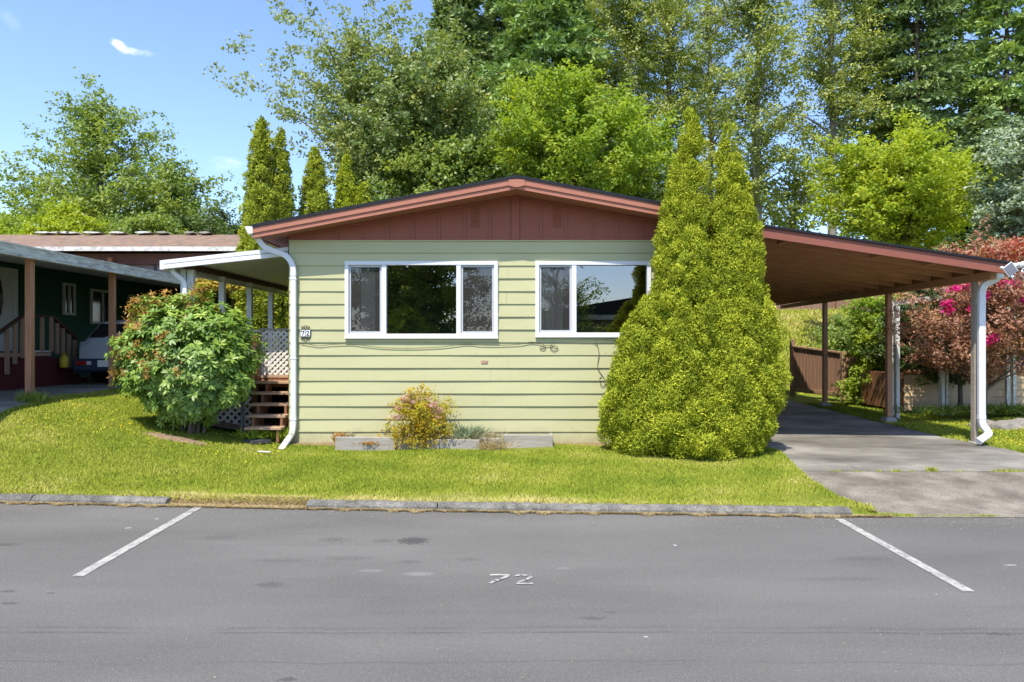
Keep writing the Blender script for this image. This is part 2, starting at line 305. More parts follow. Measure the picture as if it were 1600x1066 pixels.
class MB:
    def __init__(s): s.v = []; s.f = []
    def add(s, vs, fs):
        b = len(s.v); s.v += [tuple(p) for p in vs]; s.f += [tuple(b + i for i in f) for f in fs]; return s
    def box(s, x0, x1, y0, y1, z0, z1):
        x0, x1 = sorted((x0, x1)); y0, y1 = sorted((y0, y1)); z0, z1 = sorted((z0, z1))
        return s.add([(x0, y0, z0), (x1, y0, z0), (x1, y1, z0), (x0, y1, z0), (x0, y0, z1), (x1, y0, z1), (x1, y1, z1), (x0, y1, z1)],
                     [(3, 2, 1, 0), (4, 5, 6, 7), (0, 1, 5, 4), (1, 2, 6, 5), (2, 3, 7, 6), (3, 0, 4, 7)])
    def hexa(s, p):   # 8 points, bottom 4 ccw then top 4
        return s.add(p, [(3, 2, 1, 0), (4, 5, 6, 7), (0, 1, 5, 4), (1, 2, 6, 5), (2, 3, 7, 6), (3, 0, 4, 7)])
    def bar(s, a, b, w, h, up=(0, 0, 1)):   # rectangular bar from a to b
        a = Vector(a); b = Vector(b); d = (b - a).normalized(); r = d.cross(Vector(up))
        if r.length < 1e-4: r = Vector((1, 0, 0))
        r.normalize(); u = r.cross(d).normalized(); r *= w / 2; u *= h / 2
        return s.hexa([a - r - u, a + r - u, b + r - u, b - r - u, a - r + u, a + r + u, b + r + u, b - r + u])
    def prism(s, poly, axis, a, b):  # poly in the two other axes, extruded along axis
        def P(p, t):
            if axis == 'x': return (t, p[0], p[1])
            if axis == 'y': return (p[0], t, p[1])
            return (p[0], p[1], t)
        n = len(poly); vs = [P(p, a) for p in poly] + [P(p, b) for p in poly]
        return s.add(vs, [tuple(range(n))[::-1], tuple(range(n, 2 * n))] + [(i, (i + 1) % n, n + (i + 1) % n, n + i) for i in range(n)])
    def tube(s, pts, r, n=8, rect=None):
        pts = [Vector(p) for p in pts]; rs = r if isinstance(r, (list, tuple)) else [r] * len(pts); base = len(s.v)
        prev = None
        for i, p in enumerate(pts):
            d = (pts[min(i + 1, len(pts) - 1)] - pts[max(i - 1, 0)]).normalized()
            ref = Vector((0, 1, 0)) if abs(d.y) < 0.9 else Vector((1, 0, 0))
            if prev is None: u = (ref - d * ref.dot(d)).normalized()
            else:
                u = prev - d * prev.dot(d); u = u.normalized() if u.length > 1e-4 else (ref - d * ref.dot(d)).normalized()
            prev = u; w = d.cross(u).normalized()
            for k in range(n):
                a = 2 * pi * (k + 0.5) / n; cx, cy = cos(a), sin(a)
                if rect:
                    e = 0.35; cx = math.copysign(abs(cx) ** e, cx) * rect[0] / rs[i]; cy = math.copysign(abs(cy) ** e, cy) * rect[1] / rs[i]
                s.v.append(tuple(p + w * cx * rs[i] + u * cy * rs[i]))
        for i in range(len(pts) - 1):
            for k in range(n):
                a = base + i * n + k; b = base + i * n + (k + 1) % n; s.f.append((a, b, b + n, a + n))
        s.f.append(tuple(base + k for k in range(n))[::-1]); e = base + (len(pts) - 1) * n; s.f.append(tuple(e + k for k in range(n)))
        return s
    def build(s, name, mat, parent=None, loc=None, sm=False, bevel=0):
        off = rootloc(parent) if parent is not None else (Vector(loc) if loc is not None else Vector((0, 0, 0)))
        me = bpy.data.meshes.new(name); me.from_pydata([(p[0] - off.x, p[1] - off.y, p[2] - off.z) for p in s.v], [], s.f); me.update()
        o = link_mesh(name, me, mat, parent, loc)
        if sm: smooth(me)
        if bevel:
            m = o.modifiers.new('edge_softening', 'BEVEL'); m.width = bevel; m.segments = 1; m.limit_method = 'ANGLE'
        return o
def box(name, b, mat, parent=None, loc=None, bevel=0): return MB().box(*b).build(name, mat, parent, loc, bevel=bevel)

# ------------------------------------------------------------------ ground
KX = np.array([-60, -12, -5.85, -2.25, 0, 3.57, 5.38, 12, 60.0]); KY = np.array([9.2, 8.35, 7.80, 7.505, 7.365, 7.178, 7.15, 7.05, 7.0])
def kerb_y(x): return np.interp(x, KX, KY)
def gz(x, y):
    x = np.asarray(x, dtype=float); y = np.asarray(y, dtype=float); ky = kerb_y(x)
    t = sstep(0, 1, (y - ky - 0.1) / 3.0); z = 0.062 * sstep(0.0, 0.25, y - ky) - 0.006 + 0.16 * t
    z = z + 0.72 * (0.75 * np.clip((-3.5 - x) / 3.9, 0, 1) + 0.25 * sstep(-3.7, -7.4, x)) * sstep(-0.3, 1.75, y - ky - 0.2)
    z = z + 2.75 * sstep(21.0, 30.5, y) * sstep(3.0, 9.0, x) + 0.5 * sstep(17, 30, y) * (1 - sstep(3.0, 9.0, x))
    z = z + 0.16 * sstep(8.5, 11.5, x) * sstep(10.5, 13.5, y)
    street = y < ky + 0.025
    z = np.where(street, -0.03, z)
    z = np.where(y < -7.5, 0.05 + 0.02 * np.clip(-7.5 - y, 0, 6), z)
    return z
DRV = dict(x0=3.98, x1=7.36)
def in_drive(x, y):
    left = np.interp(y, [6.9, 7.3, 7.9, 8.6, 9.4, 10.2, 11, 30], [4.0, 3.93, 3.75, 3.72, 3.85, 4.0, 3.82, 3.82])
    right = np.interp(y, [6.9, 9.2, 10.0, 11.5, 14, 18, 21], [8.6, 7.9, 7.55, 7.36, 7.42, 7.6, 7.75])
    return (x > left) & (x < right) & (y < 21.2) & (y > 7.0)
def dz(x, y): return np.interp(y, [7.0, 7.22, 8.3, 9.28, 10.4, 40], [0.004, 0.006, 0.095, 0.165, 0.212, 0.22]) + 0 * x
def in_ndrive(x, y): return (x < np.maximum(-7.25 - 0.09 * (y - 9.6), -7.6) + 0.03 * np.sin(y * 2.1)) & (y > 8.4) & (x > -14) & (y < 40)

xs = np.unique(np.concatenate([np.array([-600, -300, -150, -80, -50, -35, -25, -18]), np.arange(-14, 14.01, 0.14), np.array([18, 25, 35, 50, 80, 150, 300, 600])]))
ys = np.unique(np.concatenate([np.array([-300, -100, -40, -20, -10, -8, -7.5, -7.4, -4, 0, 3, 5]), np.arange(6.6, 8.9, 0.05), np.arange(8.9, 22, 0.14), np.arange(22, 36, 0.5), np.array([40, 50, 70, 100, 160, 300, 700])]))
GX, GY = np.meshgrid(xs, ys); GZ = gz(GX, GY)
GZ = GZ + 0.010 * np.sin(GX * 3.1 + GY * 1.7) * (GY > 8) + 0.008 * np.sin(GX * 1.3 - GY * 4.1) * (GY > 8)
ny, nx = GX.shape; idx = np.arange(nx * ny).reshape(ny, nx)
nd = in_drive(GX, GY) | in_drive(GX - 0.1, GY) | in_drive(GX + 0.1, GY)
GZ = np.where(in_drive(GX, GY), dz(GX, GY) - 0.10, np.where(nd, np.minimum(GZ, dz(GX, GY) - 0.02), GZ))
GZ = np.where(in_ndrive(GX, GY), GZ - 0.05, GZ)
V = np.stack([GX, GY, GZ], -1).reshape(-1, 3)
F = np.stack([idx[:-1, :-1], idx[:-1, 1:], idx[1:, 1:], idx[1:, :-1]], -1).reshape(-1, 4)
me = bpy.data.meshes.new('lawn_ground'); me.from_pydata(V.tolist(), [], F.tolist()); me.update(); smooth(me)
t = NT('lawn_soil_and_turf')
n1 = t.noise(0.9, 5, 0.6); n2 = t.noise(9, 5, 0.7); n3 = t.noise(70, 3, 0.7, t.map((1, 1, 1)))
f = t.math('ADD', t.math('MULTIPLY', n1, 0.45), t.math('ADD', t.math('MULTIPLY', n2, 0.3), t.math('MULTIPLY', n3, 0.25)))
c = t.ramp(f, [(0.34, (0.10, 0.14, 0.02)), (0.48, (0.20, 0.245, 0.03)), (0.60, (0.32, 0.31, 0.06)), (0.70, (0.48, 0.40, 0.17))])
t.principled(c, 0.95, n3, 1.0, 0.03, 0.1); M['turf'] = t.m
tag(link_mesh('lawn_ground', me, t.m), 'sunny yellow-green lawn and earth around the homes', None, None, 'structure')

def sheet(name, xr, yr, zf, mask, mat, label, dx=0.12, lift=0.0):
    xs = np.arange(xr[0], xr[1] + 1e-6, dx); ys = np.arange(yr[0], yr[1] + 1e-6, dx)
    A, B = np.meshgrid(xs, ys); Zz = zf(A, B) + lift; ny, nx = A.shape; idx = np.arange(nx * ny).reshape(ny, nx)
    Fc = np.stack([idx[:-1, :-1], idx[:-1, 1:], idx[1:, 1:], idx[1:, :-1]], -1).reshape(-1, 4)
    cx = (A[:-1, :-1] + dx / 2).ravel(); cy = (B[:-1, :-1] + dx / 2).ravel(); Fc = Fc[mask(cx, cy)]
    me = bpy.data.meshes.new(name); me.from_pydata(np.stack([A, B, Zz], -1).reshape(-1, 3).tolist(), [], Fc.tolist()); me.update(); smooth(me)
    return tag(link_mesh(name, me, mat), label, None, None, 'structure')

# street asphalt with tyre scuffs, seam and oil spots at their own places
t = NT('street_asphalt')
xyz = t.sep(); px_, py_ = xyz[0], xyz[1]
fine = t.noise(150, 5, 0.85); mid = t.noise(38, 4, 0.6); big = t.noise(0.7, 4, 0.55, t.map((0.5, 1.6, 1)))
c = t.ramp(t.math('ADD', t.math('MULTIPLY', fine, 0.80), t.math('ADD', t.math('MULTIPLY', mid, 0.08), t.math('MULTIPLY', big, 0.12))),
           [(0.41, (0.068, 0.065, 0.058)), (0.5, (0.138, 0.133, 0.120)), (0.59, (0.235, 0.226, 0.204))])
ag = t.n('ShaderNodeTexVoronoi'); ag.inputs['Scale'].default_value = 95; t.l(t.co.outputs['Object'], ag.inputs['Vector'])
spk = t.math('MULTIPLY', t.ramp(ag.outputs['Distance'], [(0.10, 1.0), (0.24, 0.0)]), t.ramp(mid, [(0.45, 0.0), (0.62, 1.0)]))
c = t.mix(t.math('MULTIPLY', spk, 0.5), c, (0.36, 0.34, 0.31))
streak = t.noise(1.0, 6, 0.65, t.map((0.22, 7.0, 1), (0, 0, radians(-1.5))))
c = t.mix(t.math('MULTIPLY', t.ramp(streak, [(0.56, 0.0), (0.72, 1.0)]), 0.2), c, (0.07, 0.068, 0.066))
light = t.noise(1.0, 5, 0.6, t.map((0.5, 3.0, 1)))
c = t.mix(t.math('MULTIPLY', t.ramp(light, [(0.58, 0.0), (0.75, 1.0)]), 0.1), c, (0.24, 0.23, 0.22))
for yc, amp, w, k in ((4.33, 0.06, 0.018, 0.45), (4.40, 0.10, 0.03, 0.25), (3.93, 0.14, 0.012, 0.3)):
    wob = t.math('MULTIPLY', t.math('SUBTRACT', t.noise(0.9, 3, 0.6, t.map((0.6, 0.01, 1))), 0.5), amp * 2)
    dd = t.math('ABSOLUTE', t.math('SUBTRACT', t.math('ADD', py_, wob), yc))
    brk = t.ramp(t.noise(1.2, 4, 0.6, t.map((1, 0.2, 1))), [(0.38, 0.0), (0.55, 1.0)])
    ln = t.math('MULTIPLY', t.ramp(t.math('DIVIDE', dd, w), [(0.3, 1.0), (1.0, 0.0)]), brk)
    c = t.mix(t.math('MULTIPLY', ln, k), c, (0.05, 0.048, 0.046))
def stain(c, ppx, ppy, rx, ry, k, col=(0.05, 0.046, 0.043)):
    Y = CAM_H * FPX / (ppy - 533); x0 = (ppx - 800) * Y / FPX
    a = t.math('POWER', t.math('ABSOLUTE', t.math('DIVIDE', t.math('SUBTRACT', px_, x0), rx)), 2.0)
    b = t.math('POWER', t.math('ABSOLUTE', t.math('DIVIDE', t.math('SUBTRACT', py_, Y), ry)), 2.0)
    d = t.math('ADD', t.math('ADD', a, b), t.math('MULTIPLY', t.math('SUBTRACT', mid, 0.5), 3.4))
    return t.mix(t.math('MULTIPLY', t.ramp(d, [(0.35, 1.0), (0.9, 0.0)]), k), c, col)
for s_ in ((645, 845, 0.17, 0.13, 0.75), (598, 845, 0.12, 0.08, 0.3), (422, 914, 0.13, 0.07, 0.4), (532, 844, .14, .1, .2), (515, 843, 0.12, 0.09, 0.25), (440, 876, 0.3, 0.05, 0.2), (545, 872, 0.25, 0.07, 0.22),
           (640, 878, 0.12, 0.05, 0.3), (732, 874, 0.12, 0.05, 0.25), (345, 840, 0.2, 0.1, 0.2), (925, 966, 0.10, 0.04, 0.4), (955, 957, 0.05, 0.03, 0.3),
           (10, 851, 0.15, 0.06, 0.45), (12, 924, 0.08, 0.03, 0.5), (16, 943, 0.08, 0.03, 0.5), (78, 927, 0.05, 0.02, 0.4), (1563, 991, 0.1, 0.03, 0.4), (450, 1062, 0.06, 0.03, 0.5), (1350, 873, .3, .08, .25), (1320, 905, .4, .05, .2)):
    c = stain(c, *s_)
for s_ in ((655, 897, 0.14, 0.05, 0.35, (0.32, 0.31, 0.3)), (580, 892, 0.12, 0.04, 0.3, (0.3, 0.29, 0.28)), (880, 888, 0.07, 0.03, 0.3, (0.3, 0.29, 0.28)),
           (200, 825, 0.04, 0.02, 0.7, (0.45, 0.44, 0.42)), (245, 811, 0.02, 0.02, 0.8, (0.5, 0.5, 0.48)), (1055, 852, 0.02, 0.02, 0.8, (0.5, 0.5, 0.48)), (1578, 883, 0.06, 0.02, 0.6, (0.4, 0.4, 0.38)), (1009, 995, 0.02, 0.01, 0.8, (0.55, 0.55, 0.5))):
    c = stain(c, *s_)
t.principled(c, 0.85, t.math('ADD', fine, t.math('MULTIPLY', ag.outputs['Distance'], 0.4)), 0.6, 0.006, 0.2)
M['asphalt'] = t.m
mb = MB()
sx = list(np.linspace(-60, 60, 121))
mb.v = [(x, -7.4, 0) for x in sx] + [(x, float(kerb_y(x)) + 0.075, 0) for x in sx]
mb.f = [(i, i + 1, 121 + i + 1, 121 + i) for i in range(120)]
tag(mb.build('road', M['asphalt']), 'worn grey asphalt street with parking stall', None, None, 'structure')

# driveway apron and slab
t = NT('aggregate_apron'); n = t.noise(60, 5, 0.9); n2 = t.noise(2.2, 5, 0.6)
c = t.ramp(t.math('ADD', t.math('MULTIPLY', n, 0.6), t.math('MULTIPLY', n2, 0.4)), [(0.40, (0.10, 0.084, 0.064)), (0.5, (0.198, 0.172, 0.134)), (0.60, (0.34, 0.30, 0.24))])
t.principled(c, 0.9, n, 0.7, 0.008, 0.2); M['apron'] = t.m
t = NT('stained_concrete_slab'); n = t.noise(90, 3, 0.7); n2 = t.noise(1.0, 6, 0.65, t.map((0.6, 1.3, 1), (0, 0, 0.3)))
c = t.ramp(t.math('ADD', t.math('MULTIPLY', n, 0.25), t.math('MULTIPLY', n2, 0.75)), [(0.36, (0.085, 0.077, 0.063)), (0.46, (0.15, 0.138, 0.114)), (0.54, (0.205, 0.19, 0.158)), (0.66, (0.33, 0.305, 0.255))])
cr = t.n('ShaderNodeTexVoronoi'); cr.feature = 'DISTANCE_TO_EDGE'; cr.inputs['Scale'].default_value = 0.45
t.l(t.map(1.0), cr.inputs['Vector'])
c = t.mix(t.math('MULTIPLY', t.ramp(cr.outputs[0], [(0.0, 1.0), (0.012, 0.0)]), 0.35), c, (0.08, 0.075, 0.07))
t.principled(c, 0.85, n, 0.4, 0.005, 0.25); M['slab'] = t.m
JY = 8.95
def nz_(x, y): return gz(np.minimum(x, -7.6), y)
sheet('driveway_apron', (3.5, 9.2), (7.025, JY - 0.005), dz, lambda x, y: in_drive(x, y) & (y > kerb_y(x) + 0.0), M['apron'], 'tan-grey aggregate driveway apron beside the lawn', 0.06)
sheet('driveway_slab', (3.5, 9.2), (JY + 0.005, 21.3), dz, lambda x, y: in_drive(x, y), M['slab'], 'grey stained concrete slab under the carport', 0.06)
sheet('neighbour_driveway', (-14, -7), (8.35, 40), gz, lambda x, y: in_ndrive(x, y), M['slab'], 'grey shaded driveway beside the dark green home', 0.15, 0.0)

# kerbs
t = NT('rough_grey_kerb'); n = t.noise(60, 4, 0.8); n2 = t.noise(5, 5, 0.7)
c = t.ramp(t.math('ADD', t.math('MULTIPLY', n, 0.5), t.math('MULTIPLY', n2, 0.5)), [(0.38, (0.10, 0.096, 0.083)), (0.52, (0.225, 0.215, 0.188)), (0.64, (0.42, 0.40, 0.345))])
t.principled(c, 0.95, n, 1.0, 0.02, 0.2); M['kerb'] = t.m
def kerb(xa, xb, label):
    m = MB(); xs_ = np.linspace(xa, xb, max(3, int((xb - xa) / 0.05))); base = 0; rng = np.random.default_rng(int((xa + 20) * 10))
    prof = [(0.0, -0.02), (0.006, 0.045), (0.028, 0.072), (0.06, 0.082), (0.13, 0.080), (0.16, 0.06), (0.165, -0.02)]; k = len(prof)
    for i, x in enumerate(xs_):
        end = 0.5 if i in (0, len(xs_) - 1) else 1.0
        for (dy, z) in prof: m.v.append((x, float(kerb_y(x)) + dy + rng.normal(0, 0.004), (z * (0.9 + 0.1 * end)) + rng.normal(0, 0.0035)))
    for i in range(len(xs_) - 1):
        for j in range(k - 1): a = i * k + j; m.f.append((a, a + 1, a + k + 1, a + k)[::-1])
    m.f.append(tuple(range(k))); e = (len(xs_) - 1) * k; m.f.append(tuple(e + j for j in range(k))[::-1])
    tag(m.build('kerb', M['kerb'], sm=False), label, None, None, 'structure')
def kx(px): # X on the kerb line seen at px
    Y = 7.4
    for _ in range(8): Y = float(kerb_y(X(px, Y)))
    return X(px, Y)
kerb(-9.5, kx(46), 'grey kerb running out of the left edge of the photo')
kerb(kx(48), kx(258), 'short grey kerb length left of the white parking line')
kerb(kx(478), kx(682), 'grey kerb length below the planter bed')
kerb(kx(684), kx(1332), 'long grey kerb ending at the driveway')

# painted marks
def on_road(px, py, z=0.005):
    Y = (CAM_H - z) * FPX / (py - 533); return (X(px, Y), Y, z)
def line_mark(a, b, w, label):
    a = Vector(on_road(*a)); b = Vector(on_road(*b)); m = MB(); n = 24
    for i in range(n + 1):
        p = a.lerp(b, i / n); m.v += [(p.x - w / 2, p.y, p.z), (p.x + w / 2, p.y, p.z)]
    m.f = [(2 * i + 1, 2 * i, 2 * i + 2, 2 * i + 3)[::-1] for i in range(n)]
    tag(m.build('parking_line', M['roadpaint']), label, None, None, 'structure')
line_mark((121, 900.5), (318, 788), 0.092, 'white painted line at the left end of the parking stall')
line_mark((1514, 924), (1310, 810.5), 0.088, 'white painted line at the right end of the parking stall')
m = MB()
def stroke(pts, w):
    P_ = [Vector(on_road(*p, z=0.006)) for p in pts]
    for a, b in zip(P_[:-1], P_[1:]):
        d = (b - a).normalized(); r = Vector((-d.y, d.x, 0)) * w / 2; a = a - d * w * 0.2; b = b + d * w * 0.2
        m.add([a - r, b - r, b + r, a + r], [(0, 1, 2, 3)])
stroke([(767, 898.2), (783, 898)], 0.034); stroke([(785, 898.2), (795, 898.4)], 0.034); stroke([(793, 900.2), (781, 905), (773, 907.3), (766, 911)], 0.033)
for i in range(1): pass
m2 = MB(); mm = m
m.build('painted_number', M['roadpaint']); n72 = bpy.data.objects['painted_number']
tag(n72, 'faded white digit seven stencilled on the asphalt', None, None, 'structure')
m = MB()
stroke([(806, 899.5), (813, 898)], 0.031); stroke([(816, 898.2), (826, 899.6), (829, 902), (822, 905.5), (811, 909)], 0.03); stroke([(808, 911.3), (818, 911.6)], 0.031); stroke([(821, 911.7), (832, 911.6)], 0.031)
o = m.build('painted_number', M['roadpaint']); tag(o, 'faded white digit two stencilled on the asphalt', None, None, 'structure')

# ------------------------------------------------------------------ main home
WY = 10.8                       # front wall plane
WX0, WX1 = X(452, WY), 3.6
ZB, ZT = 0.215, Zp(375.5, WY)
RX = 0.07; RZ = 4.335; SL = 0.1755
EX0, EX1 = -3.97, 3.66
def roof_z(x): return RZ - SL * abs(x - RX)
def prow_y(x): return 10.28 + (0.20 if x < RX else 0.16) * abs(x - RX) / (RX - EX0)
home = empty('mobile_home', (0.1, WY, ZB), 'pale green single-storey home with red gable and two white front windows', 'house')
W1 = (X(539.5, WY), X(778.2, WY), Zp(528.8, WY), Zp(408.6, WY))
W2 = (X(836.3, WY), X(1016.6, WY), Zp(526.9, WY), Zp(408.6, WY))
def open_rect(w): return (w[0] + 0.03, w[1] - 0.03, w[2] + 0.03, w[3] - 0.03)
def lap_wall(name, xa, xb, z0, z1, n, yw, mat, parent, openings=(), seed=1, out=0.020, axis='x', sgn=-1, joints=True):
    rng = np.random.default_rng(seed); m = MB(); dzc = (z1 - z0) / n
    def P_(a, off, z): return (a, yw + sgn * off, z) if axis == 'x' else (yw + sgn * off, a, z)
    for i in range(n):
        za, zb = z0 + i * dzc, z0 + (i + 1) * dzc
        cuts = {xa, xb}; zc = {za, zb}; jx = []
        if joints:
            x = xa + rng.uniform(1.2, 4)
            while x < xb - 0.5:
                if rng.random() < 0.75: jx.append(x)
                x += rng.uniform(2.0, 3.8)
        for j in jx: cuts |= {j - 0.0012, j + 0.0012}
        for o_ in openings:
            if o_[3] > za and o_[2] < zb:
                cuts |= {o_[0], o_[1]}
                for q in (o_[2], o_[3]):
                    if za < q < zb: zc.add(q)
        cx = sorted(c_ for c_ in cuts if xa <= c_ <= xb); cz = sorted(zc)
        wob = rng.normal(0, 0.0015)
        xx = []
        for a, b in zip(cx[:-1], cx[1:]):
            k = max(1, int((b - a) / 0.6)); xx += [(a + (b - a) * q / k, a + (b - a) * (q + 1) / k) for q in range(k)]
        def off(x, z):
            tt = (zb - z) / dzc; return 0.004 + out * tt + tt * (0.0028 * sin(x * 2.3 + i * 2.1) + wob)
        for a, b in xx:
            if any(abs((a + b) / 2 - j) < 0.0011 for j in jx): continue
            for c0, c1 in zip(cz[:-1], cz[1:]):
                mx, mz = (a + b) / 2, (c0 + c1) / 2
                if any(o_[0] < mx < o_[1] and o_[2] < mz < o_[3] for o_ in openings): continue
                m.add([P_(a, off(a, c0), c0), P_(b, off(b, c0), c0), P_(b, off(b, c1), c1), P_(a, off(a, c1), c1)], [(0, 1, 2, 3)])
                if c0 == za: m.add([P_(a, 0, c0), P_(b, 0, c0), P_(b, off(b, c0), c0), P_(a, off(a, c0), c0)], [(0, 1, 2, 3)])
    o_ = m.build(name, mat, parent); return o_
lap_wall('siding', WX0, WX1, ZB, ZT, 16, WY, M['siding'], home, [open_rect(W1), open_rect(W2)], 5)
# solid wall behind the siding, with openings; plus side and back walls
def wall_with_openings(xa, xb, ya, yb, z0, z1, ops):
    m = MB(); cx = sorted({xa, xb, *[q for o_ in ops for q in (o_[0], o_[1])]})
    for a, b in zip(cx[:-1], cx[1:]):
        o_ = [q for q in ops if q[0] < (a + b) / 2 < q[1]]
        if o_: m.box(a, b, ya, yb, z0, o_[0][2]); m.box(a, b, ya, yb, o_[0][3], z1)
        else: m.box(a, b, ya, yb, z0, z1)
    return m
m = wall_with_openings(WX0 + 0.01, WX1 - 0.01, WY + 0.001, WY + 0.11, ZB, ZT - 0.01, [open_rect(W1), open_rect(W2)])
m.box(WX0 + 0.01, WX0 + 0.12, WY + 0.112, WY + 17, ZB, ZT); m.box(WX1 - 0.12, WX1 - 0.01, WY + 0.112, WY + 17, ZB, ZT); m.box(WX0 + .13, WX1 - .13, WY + 16.9, WY + 17, ZB, ZT)
m.build('wall_core', M['siding'], home)
lap_wall('side_siding', WY + 0.0, WY + 17, ZB, ZT, 16, WX0, M['siding'], home, (), 9, axis='y', sgn=-1, joints=False)
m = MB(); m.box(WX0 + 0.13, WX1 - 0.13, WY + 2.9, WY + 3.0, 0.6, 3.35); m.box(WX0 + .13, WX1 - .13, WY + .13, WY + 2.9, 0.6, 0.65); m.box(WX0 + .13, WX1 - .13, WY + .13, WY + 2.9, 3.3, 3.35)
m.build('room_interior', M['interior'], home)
box('skirt_board', (WX0 + 0.02, WX1 - 0.02, WY - 0.008, WY + 0.05, ZB - 0.12, ZB - 0.004), M['soil'], home)
# nail heads along the boards
m = MB(); rng = np.random.default_rng(14); dzc = (ZT - ZB) / 16
for i in range(16):
    x = WX0 + 0.12
    while x < 2.3:
        z = ZB + i * dzc + 0.03 + rng.normal(0, 0.004); xx_ = x + rng.normal(0, 0.012)
        if not any(w_[0] - 0.02 < xx_ < w_[1] + 0.02 and w_[2] - 0.02 < z < w_[3] + 0.02 for w_ in (W1, W2)) and rng.random() < 0.8:
            m.add([(xx_ - 0.004, WY - 0.0255, z - 0.004), (xx_ + 0.004, WY - 0.0255, z - 0.004), (xx_ + 0.004, WY - 0.0245, z + 0.004), (xx_ - 0.004, WY - 0.0245, z + 0.004)], [(0, 1, 2, 3)])
        x += 0.405
o = m.build('nail_heads', M['patch'], home); o['kind'] = 'stuff'
# gable
m = MB()
def gtop(x): return roof_z(x) - 0.19
m.prism([(WX0, ZT), (WX1, ZT), (WX1, gtop(WX1)), (RX, gtop(RX)), (WX0, gtop(WX0))], 'y', WY - 0.006, WY + 0.06)
m.build('gable_panel', M['gable'], home)
cxm = X(805.3, WY)
for sgn in (-1, 1):
    for k in range(1, 10):
        x = cxm + sgn * k * 0.402
        if x < WX0 + 0.04 or x > WX1 - 0.04: continue
        MB().box(x - 0.019, x + 0.019, WY - 0.019, WY - 0.0065, ZT + 0.004, gtop(x) - 0.005).build('batten', M['gable'], home)
MB().box(cxm - 0.062, cxm + 0.062, WY - 0.03, WY - 0.0065, ZT + 0.003, gtop(RX) + 0.01).build('ridge_trim_board', M['gable'], home, bevel=0.003)
m = MB()
for s0, s1 in ((WX0, RX), (RX, WX1)):
    m.bar((s0, WY - 0.02, gtop(s0) - 0.018), (s1, WY - 0.02, gtop(s1) - 0.018), 0.03, 0.035)
m.build('rake_moulding', M['gable'], home)
MB().box(WX0 - 0.005, WX1, WY - 0.026, WY - 0.007, ZT - 0.018, ZT - 0.002).build('siding_cap', M['siding'], home)
for px in (742.5, 870.5):
    m = MB(); x = X(px, WY)
    for k in range(13):
        z = Zp(356, WY) + k * 0.028; m.add([(x - 0.065, WY - 0.0075, z), (x + 0.065, WY - 0.0075, z), (x + 0.065, WY - 0.018, z + 0.012), (x - 0.065, WY - 0.018, z + 0.012), (x - 0.065, WY - 0.0075, z + 0.015), (x + 0.065, WY - 0.0075, z + 0.015)], [(0, 1, 2, 3), (3, 2, 5, 4)])
    m.build('louver_vent', M['gable'], home)
# roof
def half_roof(m, xa, xb, t0, t1, back):
    n = 6
    for i in range(n):
        a = xa + (xb - xa) * i / n; b = xa + (xb - xa) * (i + 1) / n
        pa, pb = prow_y(a), prow_y(b)
        m.hexa([(a, pa, roof_z(a) - t1), (b, pb, roof_z(b) - t1), (b, back, roof_z(b) - t1), (a, back, roof_z(a) - t1),
                (a, pa, roof_z(a) - t0), (b, pb, roof_z(b) - t0), (b, back, roof_z(b) - t0), (a, back, roof_z(a) - t0)])
m = MB(); half_roof(m, EX0, RX, 0, 0.03, WY + 17.3); half_roof(m, RX, EX1, 0, 0.03, WY + 17.3); m.build('roof', M['shingle'], home)
def rake(name, t0, t1, yo, yi, mat):
    m = MB()
    for xa, xb in ((EX0, RX), (RX, EX1)):
        pa, pb = prow_y(xa), prow_y(xb)
        m.hexa([(xa, pa + yo, roof_z(xa) - t1), (xb, pb + yo, roof_z(xb) - t1), (xb, pb + yi, roof_z(xb) - t1), (xa, pa + yi, roof_z(xa) - t1),
                (xa, pa + yo, roof_z(xa) - t0), (xb, pb + yo, roof_z(xb) - t0), (xb, pb + yi, roof_z(xb) - t0), (xa, pa + yi, roof_z(xa) - t0)])
    return m.build(name, mat, home)
rake('drip_edge', -0.008, 0.038, -0.045, 0.02, M['dripedge'])
rake('fascia_board', 0.0385, 0.125, -0.03, 0.01, M['fascia'])
rake('lower_fascia_board', 0.1255, 0.195, -0.012, 0.03, M['fascia'])
m = MB(); m.prism([(RX - 0.12, RZ - 0.06), (RX + 0.12, RZ - 0.06), (RX + 0.12, RZ - 0.15), (RX + 0.03, RZ - 0.175), (RX - 0.03, RZ - 0.175), (RX - 0.12, RZ - 0.15)], 'y', prow_y(RX) - 0.036, prow_y(RX) - 0.0335)
m.build('ridge_cap_plate', M['fascia'], home)
m = MB(); half_roof(m, EX0 + 0.02, RX, 0.165, 0.185, WY + 17.2); half_roof(m, RX, EX1 - 0.02, 0.165, 0.185, WY + 17.2)
for i in range(len(m.v)):
    x, y, z = m.v[i]
    if y < 11: m.v[i] = (x, y + 0.035, z)
m.build('soffit', M['soffit'], home)
box('eave_fascia', (EX0 + 0.002, EX0 + 0.03, prow_y(EX0) + 0.035, WY + 17.2, roof_z(EX0) - 0.2, roof_z(EX0) - 0.035), M['fascia'], home)
